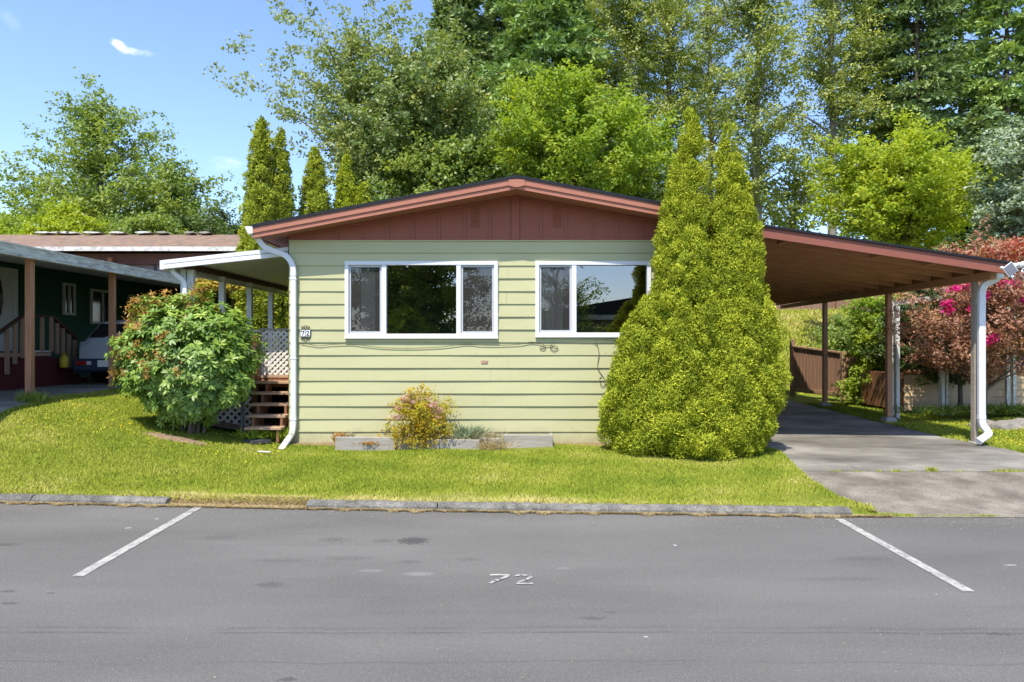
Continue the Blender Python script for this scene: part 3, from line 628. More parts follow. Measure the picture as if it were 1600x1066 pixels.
# gutter at left eave, downspout
gzt = roof_z(EX0) - 0.02; gy0 = prow_y(EX0) - 0.03
m = MB(); m.prism([(EX0, gzt), (EX0, gzt - 0.11), (EX0 - 0.07, gzt - 0.11), (EX0 - 0.11, gzt - 0.03), (EX0 - 0.115, gzt), (EX0 - 0.10, gzt), (EX0 - 0.062, gzt - 0.10), (EX0 - 0.01, gzt - 0.10), (EX0 - 0.01, gzt)], 'y', gy0 + 0.001, WY + 17.2)
m.prism([(EX0, gzt), (EX0, gzt - 0.11), (EX0 - 0.07, gzt - 0.11), (EX0 - 0.11, gzt - 0.03), (EX0 - 0.115, gzt)], 'y', gy0 - 0.002, gy0)
m.build('gutter', M['vinyl'], home)
def spout(pts, w, d, name, parent, mat=None, n=12):
    # round the corners
    P_ = [Vector(p) for p in pts]; out = [P_[0]]
    for a, b, c_ in zip(P_[:-2], P_[1:-1], P_[2:]):
        r = min(0.09, (b - a).length * 0.45, (c_ - b).length * 0.45)
        p0 = b + (a - b).normalized() * r; p2 = b + (c_ - b).normalized() * r
        for q in np.linspace(0, 1, 6): out.append((p0 * (1 - q) ** 2 + b * 2 * q * (1 - q) + p2 * q * q))
    out.append(P_[-1])
    o_ = MB().tube(out, 0.05, n, rect=(w / 2, d / 2)).build(name, mat or M['vinyl'], parent)
    i = max(range(len(P_) - 1), key=lambda q: (P_[q + 1] - P_[q]).length); a, b = P_[i], P_[i + 1]; dn = (b - a).normalized()
    for c_ in (a + dn * 0.12, b - dn * 0.12):
        MB().tube([c_ - dn * 0.03, c_ + dn * 0.03], 0.05, n, rect=(w / 2 + 0.004, d / 2 + 0.004)).build('sleeve_joint', mat or M['vinyl'], o_)
    return o_
sy = WY - 0.07
spout([(EX0 - 0.02, gy0 + 0.06, gzt - 0.10), (X(404, 10.6), 10.6, Zp(374, 10.6)), (X(412, 10.62), 10.62, Zp(386, 10.62)), (X(449, sy), sy, Zp(400, sy)), (X(458.7, sy), sy, Zp(416, sy)), (X(458.7, sy), sy, Zp(665, sy)), (X(457, sy), sy - 0.02, Zp(678, sy)), (X(438.5, 10.3), 10.3, Zp(704, 10.3))],
      0.088, 0.06, 'downspout', home)
for py in (436, 560, 655): MB().box(X(458.7, sy) - 0.05, X(458.7, sy) + 0.05, sy - 0.034, WY - 0.001, Zp(py, sy) - 0.012, Zp(py, sy) + 0.012).build('spout_strap', M['vinyl'], home)

def window(w, mulls, screens, blinds, parent):
    x0, x1, z0, z1 = w; fy0, fy1 = WY - 0.05, WY + 0.06; fw = 0.062
    m = MB(); m.box(x0, x1, fy0, fy1, z1 - fw, z1); m.box(x0, x1, fy0, fy1, z0, z0 + fw * 1.15); m.box(x0, x0 + fw, fy0, fy1, z0 + fw * 1.15, z1 - fw); m.box(x1 - fw, x1, fy0, fy1, z0 + fw * 1.15, z1 - fw)
    win = m.build('window', M['vinyl'], parent, bevel=0.004)
    MB().box(x0 - 0.004, x1 + 0.004, fy0 - 0.012, fy0 - 0.001, z0 - 0.004, z0 + 0.02).build('sill_lip', M['vinyl'], win)
    edges = [x0 + fw] + [q for mu in mulls for q in mu] + [x1 - fw]; zb, zt = z0 + fw * 1.15, z1 - fw
    for a, b in mulls: box('mullion', (a, b, WY - 0.044, WY + 0.05, zb, zt), M['vinyl'], win, bevel=0.003)
    for i in range(0, len(edges), 2):
        a, b = edges[i], edges[i + 1]; k = i // 2
        if screens[k]:
            s = 0.032; m = MB(); m.box(a + .001, b - .001, WY - 0.02, WY + 0.02, zt - s, zt); m.box(a + .001, b - .001, WY - 0.02, WY + 0.02, zb, zb + s * 1.2); m.box(a + .001, a + s, WY - 0.02, WY + 0.02, zb + s * 1.2, zt - s); m.box(b - s, b - .001, WY - 0.02, WY + 0.02, zb + s * 1.2, zt - s)
            m.build('sash', M['sash'], win)
            MB().add([(a + s, WY - 0.012, zb + s), (b - s, WY - 0.012, zb + s), (b - s, WY - 0.012, zt - s), (a + s, WY - 0.012, zt - s)], [(0, 1, 2, 3)]).build('insect_screen', M['screen'], win)
        MB().add([(a, WY + 0.012, zb), (b, WY + 0.012, zb), (b, WY + 0.012, zt), (a, WY + 0.012, zt)], [(0, 1, 2, 3)]).build('pane', M['glass'], win)
    for (a, b, n, wavy) in blinds:
        m = MB(); st = (b - a) / n
        for k in range(n):
            c_ = a + (k + 0.5) * st; rot = 0.5 if not wavy else 0.9 * sin(k * 1.9)
            dx, dy = st * 0.56 * cos(rot), st * 0.56 * sin(rot)
            m.add([(c_ - dx, WY + 0.16 - dy, z0 + 0.08), (c_ + dx, WY + 0.16 + dy, z0 + 0.08), (c_ + dx, WY + 0.16 + dy, z1 - 0.03), (c_ - dx, WY + 0.16 - dy, z1 - 0.03)], [(0, 1, 2, 3)])
        m.build('vertical_blind', M['blind'], win)
    return win
window(W1, [(X(597, WY), X(604.3, WY)), (X(713.3, WY), X(720.3, WY))], (1, 0, 1), [(X(561, WY), X(583, WY), 6, False)], home)
window(W2, [(X(893, WY), X(900.4, WY))], (1, 0), [(X(848, WY), X(880, WY), 11, True)], home)

# number plaque
pl = empty('house_number_plaque', (X(478, WY), WY - 0.03, Zp(521, WY)), 'small white plaque reading 72 in a black scroll frame beside the downspout', 'sign')
pxc, pzc = X(478.2, WY), Zp(520.8, WY); yy = WY - 0.036
m = MB().box(pxc - 0.082, pxc + 0.082, yy, yy + 0.014, pzc - 0.06, pzc + 0.06); m.build('backing_frame', M['black'], pl, bevel=0.004)
for dx in (-0.04, 0.04): box('number_tile', (pxc + dx - 0.035, pxc + dx + 0.035, yy - 0.004, yy - 0.0005, pzc - 0.05, pzc + 0.05), M['enamel'], pl)
def flat_stroke(m, pts, w, y):
    P_ = [Vector((p[0], y, p[1])) for p in pts]
    for a, b in zip(P_[:-1], P_[1:]): m.bar(a - (b - a).normalized() * w * .3, b + (b - a).normalized() * w * .3, w, 0.002, up=(0, 1, 0))
m = MB(); a = pxc - 0.04; flat_stroke(m, [(a - 0.02, pzc + 0.02), (a - 0.02, pzc + 0.032), (a + 0.02, pzc + 0.032), (a - 0.004, pzc - 0.034)], 0.011, yy - 0.006); m.build('digit', M['black'], pl)
m = MB(); a = pxc + 0.04; flat_stroke(m, [(a - 0.02, pzc + 0.016), (a - 0.012, pzc + 0.032), (a + 0.01, pzc + 0.032), (a + 0.018, pzc + 0.014), (a - 0.02, pzc - 0.033), (a + 0.022, pzc - 0.033)], 0.011, yy - 0.006); m.build('digit', M['black'], pl)
for sgn in (1, -1):
    m = MB()
    for dx in (-0.045, 0, 0.045):
        q = [(pxc + dx + 0.022 * cos(a_), yy + 0.005, pzc + sgn * (0.072 + 0.018 * (1 + sin(a_)) * (1.4 if dx == 0 else 1))) for a_ in np.linspace(-pi / 2, pi * 1.5, 13)]
        m.tube(q, 0.004, 5)
    m.build('iron_scroll', M['black'], pl)
# cable along the wall
def z5(p, y=WY - 0.03): return (X(430 + p[0] / 2.807, y), y, Zp(500 + p[1] / 2.807, y))
def smooth_pts(pts, n=6):
    P_ = [Vector(p) for p in pts]; out = []
    for i in range(len(P_) - 1):
        p0, p1, p2, p3 = P_[max(i - 1, 0)], P_[i], P_[i + 1], P_[min(i + 2, len(P_) - 1)]
        for q in np.linspace(0, 1, n, endpoint=False):
            out.append(0.5 * ((2 * p1) + (p2 - p0) * q + (2 * p0 - 5 * p1 + 4 * p2 - p3) * q * q + (3 * p1 - p0 - 3 * p2 + p3) * q ** 3))
    out.append(P_[-1]); return out
c1 = [(112, 100), (150, 107), (190, 114), (225, 110), (260, 107), (340, 105), (400, 114), (480, 122), (600, 124), (720, 119), (780, 112), (840, 104), (900, 110), (960, 112), (1060, 108), (1100, 101), (1125, 97), (1165, 103), (1185, 118), (1178, 130), (1162, 126), (1170, 116), (1200, 112), (1235, 118), (1238, 128), (1222, 134), (1208, 126), (1212, 108), (1225, 102)]
tag(MB().tube(smooth_pts([z5(p) for p in c1]), 0.0055, 6).build('cable', M['darkwire'], None, loc=z5(c1[0])), 'long slack cable strung across the siding below the windows', 'cable')
c2 = [(1400, 98), (1412, 108), (1420, 150), (1414, 205), (1428, 235), (1445, 262), (1446, 284), (1436, 291), (1427, 280), (1424, 255), (1432, 252)]
tag(MB().tube(smooth_pts([z5(p) for p in c2]), 0.005, 6).build('cable', M['darkwire'], None, loc=z5(c2[0])), 'short loose wire hanging down the siding beside the big arborvitae', 'cable')
a, b = z5((903, 178)), z5((932, 192))
tag(box('wall_plate', (a[0], b[0], WY - 0.028, WY - 0.01, b[2], a[2]), M['patch'], None, loc=(a[0], WY, b[2]), bevel=0.002), 'small rusty brown plate on the pale siding', 'plate')

# ------------------------------------------------------------------ carport
cp = empty('carport', (5.6, 10.4, 0.22), 'brown timber carport with sloping roof over the driveway', 'carport')
CX0, CX1 = 3.62, 7.55; CY0, CY1 = 10.36, 20.3
def crz(x): return 3.612 - 0.150 * (x - 3.78)
def slopebox(m, xa, xb, ya, yb, t0, t1, fx=None):
    f_ = fx or (lambda x, y: x)
    m.hexa([(f_(xa, ya), ya, crz(xa) - t1), (f_(xb, ya), ya, crz(xb) - t1), (f_(xb, yb), yb, crz(xb) - t1), (f_(xa, yb), yb, crz(xa) - t1),
            (f_(xa, ya), ya, crz(xa) - t0), (f_(xb, ya), ya, crz(xb) - t0), (f_(xb, yb), yb, crz(xb) - t0), (f_(xa, yb), yb, crz(xa) - t0)])
CX0e = EX1 + 0.025
def skew(x, y): return x + (0.30 * (y - CY0) / (CY1 - CY0) if x > 7 else 0)
m = MB(); slopebox(m, CX0e, CX1, CY0, CY1, 0.0, 0.022, skew); m.build('roof', M['shingle'], cp)
m = MB(); slopebox(m, CX0e, CX1 + 0.01, CY0 - 0.03, CY0 + 0.005, -0.006, 0.028); m.build('drip_edge', M['dripedge'], cp)
m = MB(); slopebox(m, CX0e, CX1, CY0, CY0 + 0.035, 0.0285, 0.185); m.build('fascia_board', M['cp_fascia'], cp, bevel=0.003)
m = MB(); slopebox(m, CX0e, CX1 - 0.01, CY0 + 0.036, CY1, 0.0225, 0.042, skew); m.build('roof_deck', M['cp_wood'], cp)
for k in range(16):
    y = 11.0 + k * 0.61; m = MB(); slopebox(m, CX0e, 7.44, y, y + 0.04, 0.0425, 0.15, skew); m.build('rafter', M['cp_wood'], cp)
for px in (1229, 1378, 1460):
    x = X(px, 10.7); m = MB(); slopebox(m, x - 0.02, x + 0.02, CY0 + 0.036, 10.998, 0.0425, 0.13); m.build('blocking', M['cp_wood'], cp)
PX = [(7.44, 10.98), (7.59, 13.76), (7.79, 17.0)]
m = MB(); m.hexa([(7.40, 10.55, 2.805), (7.49, 10.55, 2.805), (8.02, 20.2, 2.805), (7.93, 20.2, 2.805), (7.40, 10.55, 2.935), (7.49, 10.55, 2.935), (8.02, 20.2, 2.90), (7.93, 20.2, 2.90)])
m.build('beam', M['cp_wood'], cp, bevel=0.004)
m = MB(); m.hexa([(7.50, 10.42, 2.90), (7.53, 10.42, 2.90), (7.83, 20.2, 2.90), (7.80, 20.2, 2.90), (7.50, 10.42, 3.01), (7.53, 10.42, 3.01), (7.83, 20.2, 2.97), (7.80, 20.2, 2.97)]); m.build('gap_board', M['cp_wood'], cp)  # board added to close the bright gap above the beam so it reads dark
for i, (x, y) in enumerate(PX):
    p = MB().box(x - (0.05 if i else 0.035), x + (0.05 if i else 0.03), y - 0.05, y + 0.05, 0.28 if i else 0.2, 2.803).build('post', M['cp_wood'] if i else M['lattrim'], cp, bevel=0.006)
    if i: 
        m = MB(); a, b_ = 0.14, 0.10
        m.hexa([(x - a, y - a, 0.17), (x + a, y - a, 0.17), (x + a, y + a, 0.17), (x - a, y + a, 0.17), (x - b_, y - b_, 0.32), (x + b_, y - b_, 0.32), (x + b_, y + b_, 0.32), (x - b_, y + b_, 0.32)])
        m.build('footing', M['concrete'], p, bevel=0.015)
    else: MB().box(x - 0.07, x + 0.07, y - 0.07, y + 0.07, 0.15, 0.235).build('footing', M['concrete'], p, bevel=0.015)
# gutter and downspout at the outer edge
m = MB(); gz1 = crz(CX1) - 0.0; x = CX1
n_ = 1
m.hexa([(x + .001, CY0 - 0.02, gz1 - 0.13), (x + 0.085, CY0 - 0.02, gz1 - 0.13), (x + 0.385, CY1, gz1 - 0.13), (x + 0.301, CY1, gz1 - 0.13), (x + .001, CY0 - 0.02, gz1 - 0.015), (x + 0.12, CY0 - 0.02, gz1 - 0.015), (x + 0.42, CY1, gz1 - 0.015), (x + 0.301, CY1, gz1 - 0.015)])
m.build('gutter', M['vinyl'], cp, bevel=0.004)
ydp = 10.82
spout([(X(1558, ydp), ydp - 0.05, Zp(424, ydp)), (X(1556, ydp), ydp - 0.06, Zp(434, ydp)), (X(1536.5, ydp), ydp, Zp(446, ydp)), (X(1533.5, ydp), ydp, Zp(458, ydp)), (X(1533.5, ydp), ydp, Zp(664, ydp)), (X(1544, ydp), ydp - 0.04, Zp(677, ydp)), (X(1529, 10.65), 10.65, Zp(690, 10.65))], 0.105, 0.075, 'downspout', cp)
box('spout_outlet_box', (X(1540, ydp), X(1560, ydp), ydp - 0.13, ydp + 0.03, Zp(436, ydp), Zp(424.5, ydp)), M['vinyl'], cp, bevel=0.006)
# solar light at roof corner
sl = empty('solar_light', (X(1577, 10.25), 10.28, Zp(420, 10.25)), 'small solar light with tilted square panel at the carport roof corner', 'light')
def rot2(cx_, cz_, w, h, ang, y0, y1, dx=0.0):
    m = MB(); q = [(cx_ + (a * cos(ang) - b * sin(ang)), cz_ + (a * sin(ang) + b * cos(ang))) for a, b in ((-w, -h), (w, -h), (w, h), (-w, h))]
    m.prism(q, 'y', y0, y1); return m
cxs, czs = X(1579, 10.22), Zp(421, 10.22)
rot2(cxs, czs, 0.083, 0.083, radians(37), 10.22, 10.235).build('panel_frame', M['vinyl'], sl)
rot2(cxs, czs, 0.074, 0.074, radians(37), 10.215, 10.2195).build('solar_panel', M['solar'], sl)
m = MB(); m.tube([(X(1563, 10.3), 10.3, Zp(418, 10.3)), (cxs, 10.26, czs), (X(1592, 10.3), 10.3, Zp(412, 10.3))], 0.022, 8); m.build('bracket', M['vinyl'], sl)
m = MB(); m.tube([(X(1588, 10.32), 10.36, Zp(416, 10.3)), (X(1601, 10.3), 10.3, Zp(413, 10.3))], [0.035, 0.05], 10); m.build('lamp_head', M['vinyl'], sl)

# ------------------------------------------------------------------ porch cover, deck and steps at the left side
pc = empty('porch_cover', (-5.2, 11, 0.5), 'white metal porch cover on slim posts at the left side of the pale green home', 'porch roof')
PO, PI = X(255, 10.9), -3.56; PY0, PY1 = 10.9, 16.6
zo, zi = Zp(409, 10.9), 3.33
def pz(x): return zi + (zo - zi) * (PI - x) / (PI - PO)
m = MB(); n = 26
for k in range(n):
    xa = PO + 0.03 + (PI - PO - 0.03) * k / n; xb = PO + 0.03 + (PI - PO - 0.03) * (k + 1) / n; xm = xb - 0.012
    m.hexa([(xa, PY0 + .02, pz(xa) - 0.045), (xm, PY0 + .02, pz(xm) - 0.045), (xm, PY1, pz(xm) - 0.045), (xa, PY1, pz(xa) - 0.045), (xa, PY0 + .02, pz(xa) - 0.02), (xm, PY0 + .02, pz(xm) - 0.02), (xm, PY1, pz(xm) - 0.02), (xa, PY1, pz(xa) - 0.02)])
m.hexa([(PO, PY0, pz(PO) - 0.019), (PI, PY0, pz(PI) - 0.019), (PI, PY1, pz(PI) - 0.019), (PO, PY1, pz(PO) - 0.019), (PO, PY0, pz(PO) - 0.005), (PI, PY0, pz(PI) - 0.005), (PI, PY1, pz(PI) - 0.005), (PO, PY1, pz(PO) - 0.005)])
m.build('roof_panel', M['oldwhite'] if False else M['nsoffit'], pc)
m = MB()
for t0, t1, yo in ((-0.02, 0.045, 0.03), (0.046, 0.056, 0.012), (0.057, 0.125, 0.035)):
    m.hexa([(PO, PY0 - yo, pz(PO) - t1), (PI, PY0 - yo, pz(PI) - t1), (PI, PY0 - .001, pz(PI) - t1), (PO, PY0 - .001, pz(PO) - t1), (PO, PY0 - yo, pz(PO) - t0), (PI, PY0 - yo, pz(PI) - t0), (PI, PY0 - .001, pz(PI) - t0), (PO, PY0 - .001, pz(PO) - t0)])
m.build('front_fascia', M['vinyl'], pc, bevel=0.004)
box('gutter', (PO - 0.04, PO + 0.028, PY0 - 0.036, PY1, pz(PO) - 0.13, pz(PO) + 0.015), M['vinyl'], pc, bevel=0.004)
BX = -5.26
box('beam', (BX - 0.06, BX + 0.06, 11.05, 16.4, 3.02, pz(BX) - 0.05), M['browntrim'], pc)
for i, y in enumerate((11.2, 12.4, 13.7, 14.9)):
    xw = 0.05
    m = MB().box(BX - xw, BX + xw, y - 0.045, y + 0.045, 1.3 if i > 1 else 0.5, 3.018)
    if i == 0: m.box(BX - 0.16, BX - 0.075, y - 0.04, y + 0.04, 0.5, 3.018)
    m.build('post', M['white'], pc, bevel=0.004)
m = MB(); m.bar((BX, 11.3, 2.93), (BX, 16.2, 2.93), 0.04, 0.03); m.build('screen_rail', M['oldwhite'], pc)
yd = 11.0
spout([(X(270, yd), yd, Zp(419, yd)), (X(270, yd), yd, Zp(425, yd)), (X(285, yd), yd + 0.05, Zp(438, yd)), (X(287, yd), yd + 0.05, Zp(446, yd)), (X(287, yd), yd + 0.05, Zp(650, yd))], 0.07, 0.05, 'downspout', pc)

deck = empty('wooden_deck', (-4.4, 12.3, 0.45), 'raised wooden side deck with white lattice beside the pale green home', 'deck')
DZ = 1.27; DX0 = -5.3; DX1 = -3.56; DY0 = 11.55
m = MB()
for k in range(26): m.box(DX0, DX1, DY0 + k * 0.145, DY0 + k * 0.145 + 0.138, DZ - 0.04, DZ)
m.build('deck_floor', M['stepwood'], deck)
box('rim_joist', (DX0, DX1, DY0 + 0.01, DY0 + 0.05, DZ - 0.2, DZ - 0.041), M['orangewood'], deck)
box('rim_joist', (DX0 + .001, DX0 + 0.04, DY0 + 0.051, DY0 + 3.6, DZ - 0.2, DZ - 0.041), M['orangewood'], deck)
def lattice(name, xa, xb, z0, z1, y, parent, frame=None, pitch=0.098, w=0.036, xslope=None):
    m = MB()
    for sgn, yo in ((1, 0.0), (-1, 0.009)):
        c0 = (xa + z0 * sgn if False else 0)
        lo = min(xa - z1, xa + z0) - 2; k = 0
        vals = np.arange(-20, 20, pitch)
        for c_ in vals:
            # line: x = c + sgn*(z - z0)
            za, zb_ = z0, z1; xs0, xs1 = c_, c_ + sgn * (z1 - z0)
            t0, t1 = 0.0, 1.0; dx = xs1 - xs0
            for lim, s in ((xa, 1), (xb, -1)):
                f0 = s * (xs0 - lim); f1 = s * (xs1 - lim)
                if f0 < 0 and f1 < 0: t0 = 2; break
                if f0 < 0: t0 = max(t0, f0 / (f0 - f1))
                if f1 < 0: t1 = min(t1, f0 / (f0 - f1))
            if t1 - t0 < 0.02 or t0 > 1: continue
            a = (xs0 + dx * t0, y + yo, z0 + (z1 - z0) * t0); b = (xs0 + dx * t1, y + yo, z0 + (z1 - z0) * t1)
            m.bar(a, b, w, 0.007, up=(0, 1, 0))
    o_ = m.build(name, M['lattice'], parent)
    if frame:
        f_ = MB(); fw = 0.035
        f_.box(xa - fw, xb + fw, y - 0.012, y + 0.022, z1, z1 + fw); f_.box(xa - fw, xb + fw, y - 0.012, y + 0.022, z0 - fw, z0)
        f_.box(xa - fw, xa, y - 0.012, y + 0.022, z0, z1); f_.box(xb, xb + fw, y - 0.012, y + 0.022, z0, z1)
        f_.build('lattice_frame', frame, o_)
    return o_
yg = 11.62
lattice('lattice_gate', X(409, yg), X(452, yg) - 0.0, Zp(585.5, yg), Zp(516.5, yg), yg, deck, M['lattrim'])
lattice('lattice_skirt', -5.2, X(392, 11.5), 0.36, 1.07, 11.5, deck, None, 0.13, 0.042)
box('dark_backing', (DX0 + 0.05, DX1, 13.2, 13.24, 0.2, 1.22), M['browntrim'], deck)  # dark boards added to stand in for the shade under the deck
box('dark_backing', (DX0 + 0.002, DX0 + 0.03, 11.6, 13.2, 0.2, 1.06), M['browntrim'], deck)  # added side board, darkens the crawl space like the one behind
box('gate_post', (X(395, 11.5), X(403, 11.5), 11.46, 11.545, 0.4, Zp(519, 11.5)), M['orangewood'], deck, bevel=0.004)
box('post_cap', (X(394, 11.5), X(405, 11.5), 11.45, 11.555, Zp(519, 11.5) + .001, Zp(516, 11.5)), M['white'], deck)
st = empty('wooden_steps', (-4.0, 11.0, 0.38), 'open wooden steps rising to the side deck beside the downspout', 'steps')
SX1 = WX0 - 0.05
tr = []
for i in range(5):
    y0 = 10.55 + 0.2 * i; z = 0.515 + 0.166 * i; pxl = 381 + 3.4 * i
    xl = X(pxl, y0); tr.append((xl, y0, z))
    m = MB(); m.box(xl, SX1, y0, y0 + 0.105, z - 0.042, z); m.box(xl, SX1, y0 + 0.113, y0 + 0.215, z - 0.042, z)
    m.build('tread', M['stepwood'], st, bevel=0.005)
for fx in (0.08, 0.86):
    m = MB(); xa = tr[0][0] + (SX1 - tr[0][0]) * fx; 
    q = [(10.58, 0.28), (10.58, tr[0][2] - .043)]
    for i in range(5):
        q.append((tr[i][1] + 0.2, tr[i][2] - 0.043)); 
        if i < 4: q.append((tr[i][1] + 0.2, tr[i + 1][2] - 0.043))
    q += [(11.54, 0.85), (10.9, 0.28)]
    m.prism(q, 'x', xa, xa + 0.04); m.build('stringer', M['orangewood'], st)
hr = [(X(378.5, 10.6), 10.6, 0.38), (X(379, 10.6), 10.6, Zp(590, 10.6)), (X(402, 11.44), 11.44, Zp(541, 11.44))]
m = MB(); m.bar(hr[0], hr[1], 0.04, 0.04, up=(0, 1, 0)); m.build('rail_post', M['greyrail'], st)
m = MB(); m.bar(hr[1], hr[2], 0.04, 0.045); m.build('handrail', M['greyrail'], st)
m = MB(); m.bar((X(383, 10.65), 10.65, Zp(606, 10.65)), (X(403, 11.44), 11.44, Zp(560, 11.44)), 0.03, 0.035); m.build('handrail', M['balwood'], st)

m = MB()
for j in range(2):
    for i in range(12): y = 11.0 + 3.5 * i / 11; x = (-5.35, -3.56)[j]; m.v.append((x, y, float(gz(x, y)) + 0.03))
m.f = [(i, i + 1, 13 + i, 12 + i)[::-1] for i in range(11)]
tag(m.build('deck_soil', M['soil'], None), 'shaded bare soil under the side deck', None, None, 'structure')
# stepping slab and litter near the steps
a = (-3.95, 10.52)
zz = float(gz(a[0], a[1])); m = MB(); q = [(a[0] - 0.2, a[1] - 0.05), (a[0] + 0.02, a[1] - 0.17), (a[0] + 0.24, a[1] - 0.02), (a[0] + 0.10, a[1] + 0.17), (a[0] - 0.12, a[1] + 0.16)]
m.prism(q, 'z', zz + 0.01, zz + 0.055); tag(m.build('stepping_slab', M['slate'], None, loc=(a[0], a[1], zz)), 'dark grey flat slab on the grass at the foot of the steps', 'slab')
Yl = 9.9; m = MB(); xl = X(412, Yl); zl = float(gz(xl, Yl))
m.bar((xl - 0.09, Yl + 0.03, zl + 0.045), (xl + 0.1, Yl, zl + 0.04), 0.04, 0.015)
tag(m.build('litter', M['litter'], None, loc=(xl, Yl, zl), bevel=0.004), 'crumpled white scrap lying on the lawn by the downspout', 'litter')

# ------------------------------------------------------------------ planter
pb = empty('planter_bed', (X(700, 10.3), 10.3, 0.2), 'low raised bed of weathered grey boards in front of the siding', 'planter')
def board(pa, pb_, ya, yb, top, bot, px=None):
    m = MB(); za, zb_ = Zp(bot, ya) - 0.05, Zp(top, ya)
    m.hexa([(X(pa, ya), ya, za), (X(pb_, yb), yb, za), (X(pb_, yb), yb + 0.045, za), (X(pa, ya), ya + 0.045, za), (X(pa, ya), ya, zb_), (X(pb_, yb), yb, zb_ - 0.01), (X(pb_, yb), yb + 0.045, zb_ - 0.01), (X(pa, ya), ya + 0.045, zb_)])
    m.build('board', M['timber'], pb, bevel=0.006)
board(523.5, 617, 10.32, 10.32, 683, 702); board(619, 664, 10.36, 10.33, 684, 700); board(666, 749.5, 10.22, 10.22, 686.5, 702); board(750.5, 782, 10.30, 10.28, 684, 700)
board(786, 864, 10.42, 10.44, 679.5, 698)
MB().box(X(523.5, 10.32), X(523.5, 10.32) + 0.045, 10.366, 10.76, 0.15, Zp(684, 10.32)).build('board', M['timber'], pb)
MB().box(X(864, 10.44) - 0.045, X(864, 10.44), 10.486, 10.76, 0.15, Zp(681, 10.44)).build('board', M['timber'], pb)
m = MB(); nxs = 30
rng = np.random.default_rng(3)
for j in range(2):
    for i in range(nxs + 1):
        x = X(526, 10.4) + (X(862, 10.46) - 0.04 - X(526, 10.4)) * i / nxs; m.v.append((x, 10.47 if j == 0 else 10.74, 0.30 + rng.normal(0, 0.012)))
for i in range(nxs): m.f.append((i, i + 1, nxs + 2 + i, nxs + 1 + i))
m.build('bed_soil', M['soil'], pb)
m = MB(); m.add([(WX0, 10.55, 0.235), (X(1000, 10.55), 10.55, 0.235), (X(1000, 10.8), 10.79, 0.25), (WX0, 10.79, 0.25)], [(0, 1, 2, 3)])
tag(m.build('bare_soil_strip', M['soil'], None), 'strip of dry bare soil along the foot of the siding', None, None, 'structure')

# ------------------------------------------------------------------ left neighbour
NX = -11.0
nh = empty('mobile_home', (NX, 14.5, 0.95), 'dark green home with white trimmed windows on the left', 'house')
lap_wall('siding', 7.0, 30, 0.9, 3.57, 14, NX, M['ngreen'], nh, (), 21, axis='y', sgn=1, joints=False)
box('wall_core', (NX - 6.5, NX - 0.002, 7.0, 30, 0.6, 3.56), M['ngreen'], nh)
m = MB(); m.prism([(NX - 6.8, 3.58), (NX + 0.02, 3.58), (NX - 3.25, 4.3)], 'y', 6.8, 30.3); m.build('roof', M['brownroof'], nh)
def nY(px): return -NX * FPX / (800 - px)
def nwin(pa, pb_, ta, tb, ba, bb, name, parent, kind='slide'):
    ya, yb = nY(pa), nY(pb_); z1 = Zp(ta, ya); z0 = Zp(ba, ya); x = NX + 0.022; f_ = 0.06
    m = MB(); m.box(x, x + 0.05, ya, yb, z1 - f_, z1); m.box(x, x + 0.05, ya, yb, z0, z0 + f_); m.box(x, x + 0.05, ya, ya + f_, z0 + f_, z1 - f_); m.box(x, x + 0.05, yb - f_, yb, z0 + f_, z1 - f_)
    ym = (ya + yb) / 2; m.box(x, x + 0.045, ym - 0.028, ym + 0.028, z0 + f_, z1 - f_)
    w = m.build(name, M['white'], parent); box('pane', (x - .003, x + 0.012, ya + f_, yb - f_, z0 + f_, z1 - f_), M['glassback'], w)
tt = NT('dark_window_glass'); tt.principled((0.02, 0.022, 0.024), 0.08, spec=0.6); M['glassback'] = tt.m
nwin(95.6, 114.4, 441.5, 444, 492, 492, 'window', nh); nwin(138.8, 176, 451, 455, 506, 503, 'window', nh); nwin(198, 212, 460, 460, 498, 498, 'window', nh)
nwin(320, 345, 478, 480, 508, 508, 'window', nh)
# door
ya, yb = nY(-40), nY(22.5); x = NX + 0.022; zt = Zp(421, yb); zb0 = 1.62
m = MB(); m.box(x, x + 0.06, ya, yb, zt - 0.08, zt); m.box(x, x + 0.06, yb - 0.09, yb, zb0, zt - 0.08); m.box(x, x + 0.06, ya, ya + 0.09, zb0, zt - 0.08)
dfm = m.build('door_frame', M['white'], nh)
dr = box('door', (x + .001, x + 0.035, ya + 0.091, yb - 0.091, zb0 + .01, zt - 0.081), M['white'], nh)
yc = nY(-8) - 0.05; m = MB(); q = [(yc + 0.19 * cos(a_), (zt + zb0) / 2 + 0.25 + 0.48 * sin(a_)) for a_ in np.linspace(0, 2 * pi, 28, endpoint=False)]
m.prism(q, 'x', x + 0.036, x + 0.045); m.build('oval_window', M['glassback'], dr)
m = MB(); m.tube([(x + 0.05, yc + 0.2 * cos(a_), (zt + zb0) / 2 + 0.25 + 0.5 * sin(a_)) for a_ in np.linspace(0, 2 * pi, 28)], 0.014, 6); m.build('oval_trim', M['oldwhite'], dr)

